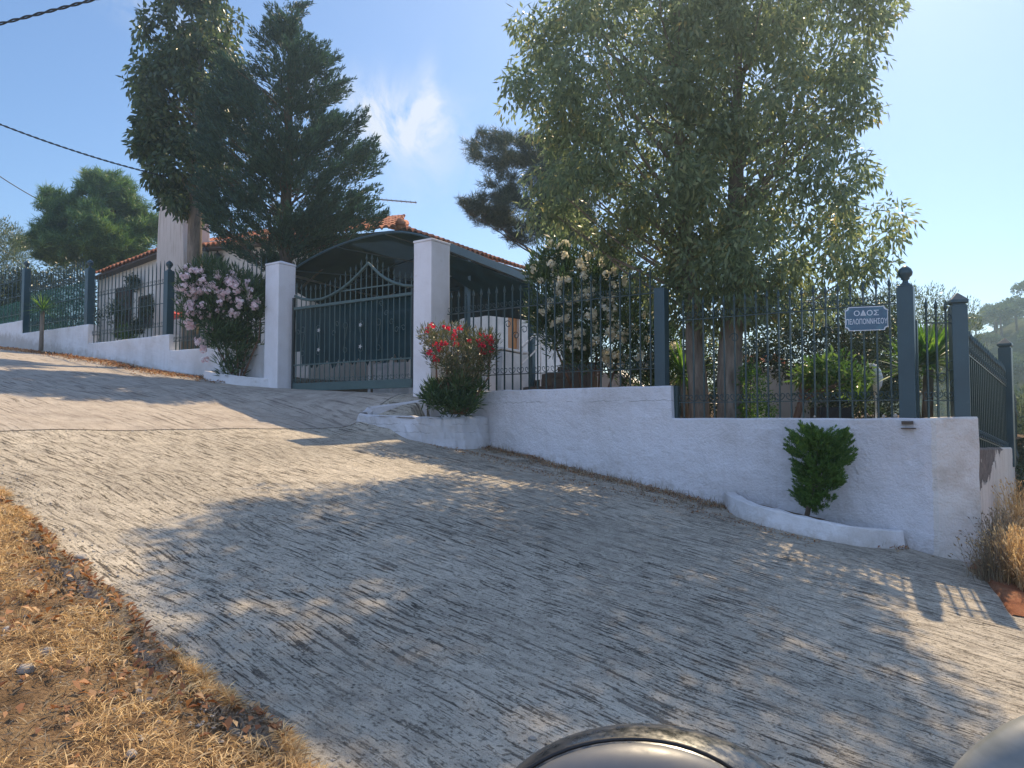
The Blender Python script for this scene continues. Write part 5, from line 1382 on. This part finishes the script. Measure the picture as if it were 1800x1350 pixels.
# ------------------------------------------------------------------ far hill and its pines
def hill_h(x, y):
    def g(cx, cy, sx, sy, h): return h*math.exp(-((x-cx)/sx)**2-((y-cy)/sy)**2)
    v = g(62, 78, 30, 26, 22)+g(46, 118, 40, 22, 9.5)+g(-10, 125, 90, 18, 9)
    return -9.0+v+.9*mnoise.noise(Vector((x*.09, y*.09, 1)))
q = MB(); q.grid(100, 50, lambda u, v: ((-140+280*u), 40+98*v, hill_h(-140+280*u, 40+98*v))); o = q.build('hill', M['hill'], smooth=True, fixn=False); o['kind'] = 'structure'
def hill_pines():
    g = np.random.default_rng(5); protos = []
    for k in range(3):
        C_ = []
        for i in range(70):
            a = g.uniform(0, 6.28); rr = 2.3*math.sqrt(g.uniform(0, 1)); C_.append((rr*math.cos(a), rr*math.sin(a), 3.4+1.5*(1-(rr/2.5)**2)*g.uniform(.3, 1)+.4*g.normal()*.5))
        V = leaves(np.array(C_), 40, .55, .34, .16, 'up', 100+k); protos.append(np_mesh('crown', V, 4, M['leaf_hill']))
    tb = MB(); tb.tube([(0, 0, -1.5), (.1, 0, 1.5), (.0, .1, 3.6)], [.22, .16, .08], 6); tm = tb.mesh('trunk', M['bark_dark'])
    n = 0
    spots = []
    for i in range(800):
        x = g.uniform(30, 110); y = g.uniform(46, 100); u = x/y
        if u < .54 or u > .78: continue
        if any(math.hypot(x-a, y-b_) < 2.1 for a, b_ in spots): continue
        spots.append((x, y))
        if len(spots) >= 95: break
    for i in range(60):
        x = g.uniform(20, 60); y = g.uniform(95, 125)
        if .28 < x/y < .42: spots.append((x, y))
    for i, (x, y) in enumerate(spots):
        sc = g.uniform(.45, .82)
        r = empty('hill_pine', (x, y, hill_h(x, y)), 'rounded green pine standing among others on the distant hillside', 'tree', 'pines on the far hillside')
        r.scale = (sc, sc, sc*g.uniform(.85, 1.1)); r.rotation_euler = (0, 0, g.uniform(0, 6.28))
        for me in (protos[i % 3], tm):
            o = bpy.data.objects.new(me.name.split('.')[0], me); COL.objects.link(o); o.parent = r
hill_pines()

# ------------------------------------------------------------------ verge, litter, weeds
g0 = np.random.default_rng(77)
def flat_bits(n, sfn, L, Wd, lift, tilt, seed, zoff=0.0, surf=None, curl=.12):
    """blades or leaves strewn on the ground: sfn(g) -> (s, t)"""
    g = np.random.default_rng(seed); Q = []
    for i in range(n):
        s, t = sfn(g); p = ST(s, t); z = (surf or ground_surf)(s, t)+zoff
        a = g.uniform(0, 6.28); e = abs(g.normal())*tilt; l = L*g.uniform(.5, 1.5); w = Wd*g.uniform(.6, 1.4)
        d = np.array([math.cos(a)*math.cos(e), math.sin(a)*math.cos(e), math.sin(e)]); sd = np.array([-math.sin(a), math.cos(a), g.uniform(-.5, .5)])
        b_ = np.array([p.x, p.y, z+g.uniform(0, lift)]); up_ = np.array([0, 0, 1.])
        Q.append([b_, b_+d*l*.5+sd*w*.5+up_*l*curl, b_+d*l+up_*l*curl*.3, b_+d*l*.5-sd*w*.5+up_*l*curl*.8])
    return np.array(Q)
def ground_surf(s, t):
    p = ST(s, t)
    if t > edge_t(s)-.03: return ground_z(p.x, p.y)
    return base_z(s, t)+micro(s, t)
def verge(g, lo=.0, hi=2.6):
    s = g.uniform(-.8, 8); t = edge_t(s)-.04+abs(g.normal())*.15*(g.uniform() < .3)+hi*g.uniform(lo, 1)**1.2*(g.uniform() < .8); return s, t
def patch(sign):
    def f(g):
        for _ in range(12):
            s, t = verge(g)
            if sign*mnoise.noise(Vector((s*2.1, t*2.6, 4)))+.10*mnoise.noise(Vector((s*9, t*9, 1))) > -.03: break
        return s, t
    return f
o = np_obj('dry_grass', flat_bits(66000, patch(1), .055, .0035, .035, .35, 1, surf=ground_surf), 4, M['straw']); o['kind'] = 'stuff'; tag(o, 'matted dry straw covering the verge at the lower left')
o = np_obj('grey_litter', flat_bits(22000, patch(-1), .045, .0045, .02, .3, 2), 4, M['straw_grey']); o['kind'] = 'stuff'; tag(o, 'grey-brown broken stalks among the straw of the verge')
o = np_obj('fallen_leaves', flat_bits(3600, patch(-1), .042, .024, .035, .45, 3, curl=.25), 4, M['deadleaf']); o['kind'] = 'stuff'; tag(o, 'curled brown leaves fallen over the straw verge')
def stubble(g):
    s = g.uniform(-.5, 7); t = edge_t(s)+g.uniform(.05, 2.2); return s, t
def tufts(name, n, fn, per, L, Wd, mat, seed, spread=.04, lean=.35, label=None):
    g = np.random.default_rng(seed); Q = []
    for i in range(n):
        s, t = fn(g); p = ST(s, t); z = ground_surf(s, t)-.01; k = g.uniform(.5, 1.3)
        for j in range(int(per*g.uniform(.5, 1.3))):
            a = g.uniform(0, 6.28); e = abs(g.normal())*lean; l = L*k*g.uniform(.4, 1.2); b_ = np.array([p.x+g.normal()*spread, p.y+g.normal()*spread, z])
            d = np.array([math.cos(a)*math.sin(e), math.sin(a)*math.sin(e), math.cos(e)]); sd = np.array([-math.sin(a), math.cos(a), 0])*Wd*.5
            m = b_+d*l*.55; d2 = d+np.array([math.cos(a), math.sin(a), -.3])*.35
            Q.append([b_-sd, b_+sd, m+sd*.8, m-sd*.8]); Q.append([m-sd*.8, m+sd*.8, m+d2*l*.45+sd*.1, m+d2*l*.45-sd*.1])
    o = np_obj(name, np.array(Q), 4, mat); o['kind'] = 'stuff'
    return tag(o, label)
tufts('dry_grass_tufts', 260, stubble, 14, .11, .0028, M['straw'], 4, .03, .6, 'upright dry grass tufts in the verge')
tufts('green_weeds', 26, stubble, 10, .06, .010, M['leaf_bright'], 5, .02, .7, 'few small green weeds sprouting in the straw')
def stone_obj(s, t, rad, lab, seed, mat='stone', name='stone'):
    g = random.Random(seed); p = ST(s, t); z = ground_surf(s, t); b_ = MB()
    k = Vector((g.uniform(.8, 1.3), g.uniform(.7, 1), g.uniform(.5, .8)))
    def fn(u, v):
        a = u*2*math.pi; e = (v-.5)*math.pi; d = Vector((math.cos(a)*math.cos(e), math.sin(a)*math.cos(e), math.sin(e)))
        rr = rad*(1+.35*mnoise.noise(d*1.7+Vector((seed, 0, 0)))+.10*mnoise.noise(d*5+Vector((seed, 0, 0))))
        return (p.x+d.x*rr*k.x, p.y+d.y*rr*k.y, z+rad*.35+d.z*rr*k.z)
    b_.grid(17, 11, fn); o = b_.build(name, M[mat], smooth=True, fixn=False)
    return tag(o, lab, 'stone')
def at_px(px, py):
    u = (px-900)/1300; v = (py-735)/1300; D = EYE/(v+.0946-.135*u); return toST(u*D, D)
for px, py, rr, lab in ((60, 1190, .035, 'larger pale angular stone in the straw at the left edge'), (95, 1160, .028, 'pale stone just above and right of the larger angular one'), (30, 1122, .030, 'orange-tinted stone at the left edge of the verge'),
                        (200, 1108, .022, 'small grey stone half way between verge edge and left border'), (255, 1225, .014, 'small white pebble in the shaded straw'), (275, 1238, .013, 'tiny white pebble right beside another in the shaded straw'),
                        (150, 985, .035, 'grey lump of broken concrete at the road edge, farther one'), (135, 1005, .030, 'grey lump of broken concrete at the road edge, nearer one'), (245, 1335, .022, 'beige stone at the bottom edge of the verge'),
                        (1270, 970, .018, 'small dark stone on the road left of the planter kerb'), (1440, 988, .014, 'small dark stone on the road below the planter kerb'), (935, 1292, .014, 'brown pebble on the concrete just above the motorcycle')):
    s, t = at_px(px, py); stone_obj(s, t, rr, lab, px)
def pebbles(name, n, fn, rmin, rmax, mat, seed, label):
    g = np.random.default_rng(seed); T = []
    oc = np.array([(1, 0, 0), (0, 1, 0), (-1, 0, 0), (0, -1, 0), (0, 0, 1), (0, 0, -1)], float); fc = [(0, 1, 4), (1, 2, 4), (2, 3, 4), (3, 0, 4), (1, 0, 5), (2, 1, 5), (3, 2, 5), (0, 3, 5)]
    for i in range(n):
        s, t = fn(g); p = ST(s, t); z = ground_surf(s, t); r_ = g.uniform(rmin, rmax); v = oc*r_*g.uniform(.5, 1.3, (6, 3))*np.array([1, 1, .7])
        a = g.uniform(0, 6.28); R_ = np.array([[math.cos(a), -math.sin(a), 0], [math.sin(a), math.cos(a), 0], [0, 0, 1]]); v = v@R_+np.array([p.x, p.y, z+r_*.2])
        for f in fc: T.append(v[list(f)])
    o = np_obj(name, np.array(T), 3, mat); o['kind'] = 'stuff'; return tag(o, label)
def redge(g):
    s = g.uniform(-.5, 7.4); return s, edge_t(s)+g.normal()*.16
pebbles('road_edge_rubble', 1300, redge, .003, .013, M['stone'], 6, 'crumbled concrete and grit along the edge of the road')
pebbles('road_grit', 1500, lambda g: (g.uniform(-1, 7), g.uniform(.3, 7)), .003, .009, M['stone'], 7, 'loose grit scattered over the concrete road')
pebbles('verge_pebbles', 900, verge, .005, .014, M['stone'], 8, 'pale pebbles in the verge')
# weeds and leaf litter along the foot of the walls
def foot(g):
    s = g.uniform(.2, 6.3); 
    return s, .04+abs(g.normal())*.16+(.25 if 2.2 < s < 4.8 else 0)*g.uniform()
tufts('wall_foot_weeds', 330, foot, 10, .105, .006, M['straw_grey'], 9, .035, .8, 'dry grey-brown weeds along the foot of the right wall')
o = np_obj('wall_foot_litter', flat_bits(2600, foot, .035, .014, .02, .4, 10, curl=.25), 4, M['deadleaf']); o['kind'] = 'stuff'; tag(o, 'brown leaf litter gathered at the foot of the right wall')
def mid_road(g):
    s = g.uniform(.9, 6.2); return s, .75+.10*math.sin(s*2)+abs(g.normal())*.22
pebbles('joint_grit', 900, lambda g: (JOINT+g.normal()*.035, g.uniform(.9, 6.8)), .003, .010, M['stone'], 16, 'grit and crumbs along the joint across the road')
tufts('joint_weeds', 40, lambda g: (JOINT+g.normal()*.02, g.uniform(.9, 6.8)), 7, .035, .004, M['straw_grey'], 17, .03, .9, 'tiny dry weeds in the joint across the road')
o = np_obj('road_litter', flat_bits(900, mid_road, .03, .012, .01, .3, 14, curl=.25), 4, M['deadleaf']); o['kind'] = 'stuff'; tag(o, 'thin line of dead leaves on the road parallel to the right wall')
tufts('road_weeds', 90, lambda g: (g.choice([1.6, 2.7, 2.9, 4.1, 5.2])+g.normal()*.18, .70+g.normal()*.07), 9, .05, .005, M['straw_grey'], 15, .03, .9, 'little dried weeds rooted in the road near the right wall')
def lfoot(g):
    s = g.uniform(11.6, 23); return s, .12+abs(g.normal())*.35+(.35 if s > 13 else 0)
o = np_obj('left_wall_litter', flat_bits(6000, lfoot, .05, .022, .03, .4, 11, curl=.25), 4, M['deadleaf']); o['kind'] = 'stuff'; tag(o, 'drift of brown leaves and needles along the foot of the left wall')
tufts('left_wall_weeds', 200, lfoot, 8, .09, .007, M['straw_grey'], 12, .05, .8, 'dry weeds along the foot of the left wall')
tufts('planter_weeds', 70, lambda g: (g.uniform(k1+.1, k0-.1), g.uniform(.05, .4)), 8, .07, .005, M['straw_grey'], 13, .03, .8, 'dry weeds inside the curved planter of the little conifer')
# dry weeds round the corner on the right
q = MB(); q.grid(40, 24, lambda u, v: (lambda x, y: (x, y, GZ(x, y)+.03+.03*mnoise.noise(Vector((x*4, y*4, 0)))-.10*(u < .03)))(4.35+2.9*u+.7*v-.55*(1-v), 5.9+2.6*v)); o = q.build('red_earth', M['redsoil'], smooth=True, fixn=False); o['kind'] = 'structure'
def dry_clump(px, py, Y, h, n, lab, seed, mat='straw'):
    c = P(px, py, Y); c.z = GZ(c.x, c.y); g = np.random.default_rng(seed); Q = []
    for i in range(n):
        a = g.uniform(0, 6.28); e = abs(g.normal())*.38; l = h*g.uniform(.4, 1.15); b_ = np.array([c.x+g.normal()*.07, c.y+g.normal()*.07, c.z])
        d = np.array([math.cos(a)*math.sin(e), math.sin(a)*math.sin(e), math.cos(e)]); sd = np.array([-math.sin(a), math.cos(a), 0])*.0022; p = b_
        for k in range(3):
            p2 = p+d*l/3; Q.append([p-sd, p+sd, p2+sd, p2-sd]); p = p2; d = d+g.normal(size=3)*.16+np.array([0, 0, -.06]); d /= np.linalg.norm(d)
        for k in range(2):
            d2 = rvec(g, 1)[0]*.7+d; w = np.cross(d2, rvec(g, 1)[0]); w /= np.linalg.norm(w)+1e-9; Q.append([p, p+d2*.012+w*.006, p+d2*.03, p+d2*.012-w*.006])
    o = np_obj('dry_weed', np.array(Q), 4, M[mat], origin=(c.x, c.y, c.z)); return tag(o, lab, 'weed')
dry_clump(1745, 1010, 7.05, .38, 320, 'tall dry brown weed nearest the corner of the white wall', 201, 'straw_grey')
dry_clump(1788, 1000, 7.0, .50, 520, 'tall straw-coloured weed at the right edge beyond the wall corner', 202)
dry_clump(1762, 1010, 7.8, .52, 480, 'dense dry weed against the peeling wall, behind the other two', 203, 'straw_grey')
dry_clump(1828, 1010, 6.7, .5, 450, 'dry weed cut off by the right edge of the picture', 204)
dry_clump(1795, 960, 8.9, .75, 500, 'dry weed farther back along the peeling wall', 205)
tree('wild_bush', 'green bush at the far end of the peeling wall', 'bush', [(1785, 870), (1800, 820), (1860, 800), (1920, 850), (1920, 960), (1800, 960)], 10.6,
     [tp(1850, 985, 10.6), tp(1850, 930, 10.6), tp(1850, 880, 10.6)], [.03, .02, .01], M['leaf_hedge'], M['bark_dark'], 160, 34, .14, .05, .025, 'out', 83, .5, .8, .5, 2, 8, lr=.01)
tree('wild_bush', 'tangled bush filling the slope below the far side railing', 'bush', [(1720, 760), (1750, 720), (1790, 690), (1900, 680), (1960, 800), (1800, 850), (1760, 820)], 15.0,
     [tp(1830, 900, 15.0), tp(1830, 800, 15.0), tp(1830, 700, 15.0)], [.08, .05, .02], M['leaf_olive'], M['bark_dark'], 380, 46, .22, .08, .03, 'up', 84, 1.2, 1, .5, 1.4, 20, lr=.02)

# ------------------------------------------------------------------ motorcycle in the foreground
def m_chrome():
    t = NT('smoked_chrome'); n = t.noise(t.pos, 60, 5, .7); c = t.ramp(n, [(.45, (.07, .075, .08)), (.7, (.15, .15, .15))])
    t.set(color=c, metal=.9, rough=t.ramp(n, [(.4, .25), (.7, .5)]), spec=.5, coat=.2); M['chrome'] = t.m
    t = NT('brushed_silver'); n = t.noise(t.pos, 30, 5, .7); t.set(color=(.13, .135, .14), metal=.2, rough=t.ramp(n, [(.4, .42), (.7, .6)])); M['silver'] = t.m
    t = NT('dusty_grey_shell'); n = t.noise(t.mapping(t.pos, (14, 5, 30)), 2, 4, .6); t.set(color=t.ramp(n, [(.35, (.16, .17, .155)), (.65, (.24, .245, .225))]), rough=.4, coat=.15); M['greyshell'] = t.m
m_chrome()
def motorcycle():
    c = P(1138, 1360, .86); g = GZ(c.x, c.y+.3)
    r = empty('motorcycle', (c.x, c.y+.1, g), 'front of a parked motorcycle at the bottom edge, round smoked-chrome cowl and grey mirror', 'motorcycle')
    def ell(cc, rx, ry, rz, nm, mt, parent=r, rot=None, nu=64, nv=33):
        b_ = MB(); R_ = rot or Matrix.Identity(3)
        b_.grid(nu, nv, lambda u, v: Vector(cc)+R_@Vector((rx*math.cos(u*6.2832)*math.cos((v-.5)*3.1416), ry*math.sin(u*6.2832)*math.cos((v-.5)*3.1416), rz*math.sin((v-.5)*3.1416))))
        return b_.build(nm, M[mt], parent, smooth=True, fixn=False)
    top = P(1145, 1302, .84)
    rx, ry, rz = .190, .13, .120
    cc = Vector((top.x, top.y+.02, top.z-rz))
    tilt = Matrix.Rotation(math.radians(-22), 3, 'X')
    cowl = ell(cc, rx, ry, rz, 'cowl', 'chrome', rot=None)
    # silver inner face towards the rider, with a dark joint ring
    t2 = P(1125, 1348, .70); f = MB(); ell((t2.x, t2.y+.045, t2.z-.113), .150, .055, .113, 'instrument_face', 'silver')
    b_ = MB(); b_.tube([Vector((t2.x, t2.y+.058, t2.z-.115))+Vector((.153*math.cos(a), 0, .116*math.sin(a))) for a in [i*2*math.pi/60 for i in range(61)]], .0022, 6, cap=False); b_.build('rim', M['black'], r, smooth=True)
    # mirror shell at the right
    mc = P(1958, 1530, .52); mi = ell(mc, .128, .05, .112, 'mirror', 'greyshell')
    b_ = MB(); b_.tube([mc+Vector((0, .02, -.08)), mc+Vector((-.04, .08, -.16)), cc+Vector((.25, .02, -.16))], .008, 8); b_.build('mirror_stem', M['black'], r, smooth=True)
    # below the frame: bars, fork, wheel, tank
    b_ = MB(); b_.tube([cc+Vector((-.42, -.10, -.10)), cc+Vector((-.2, 0, -.15)), cc+Vector((.2, 0, -.15)), cc+Vector((.42, -.10, -.10))], .014, 8); b_.build('handlebar', M['black'], r, smooth=True)
    for k in (-1, 1):
        b_ = MB(); b_.tube([cc+Vector((.09*k, 0, -.14)), Vector((cc.x+.09*k, cc.y+.28, g+.32))], .022, 8); b_.build('fork_leg', M['chrome'], r, smooth=True)
    wc = Vector((cc.x, cc.y+.28, g+.30)); b_ = MB(); n = 40
    b_.tube([wc+Vector((0, .25*math.cos(i/n*2*math.pi), .25*math.sin(i/n*2*math.pi))) for i in range(n+1)], .05, 10, cap=False); w_ = b_.build('wheel', M['black'], r, smooth=True)
    b_ = MB(); b_.lathe((wc.x-.03, wc.y, wc.z), [(.19, 0), (.20, .03), (.19, .06)], 24, (0, 1, 0), (0, 0, 1), (1, 0, 0)); b_.build('rim', M['silver'], w_)
    ell((cc.x, cc.y-.42, g+.82), .15, .28, .13, 'fuel_tank', 'greyshell')
motorcycle()

# ------------------------------------------------------------------ haze in the air
HAZE_D, HAZE_G = .0024, .68
def haze():
    m, t = new_mat('haze_air'); out = t.nodes.new('ShaderNodeOutputMaterial'); v = t.nodes.new('ShaderNodeVolumePrincipled')
    v.inputs['Color'].default_value = (.60, .84, 1, 1); v.inputs['Density'].default_value = HAZE_D; v.inputs['Anisotropy'].default_value = HAZE_G
    t.links.new(v.outputs[0], out.inputs['Volume'])
    b_ = MB(); b_.box((0, 50, .9), 300, 190, 28); o = b_.build('haze', m); tag(o, 'thin bright haze in the air', None, None, 'stuff')
haze()
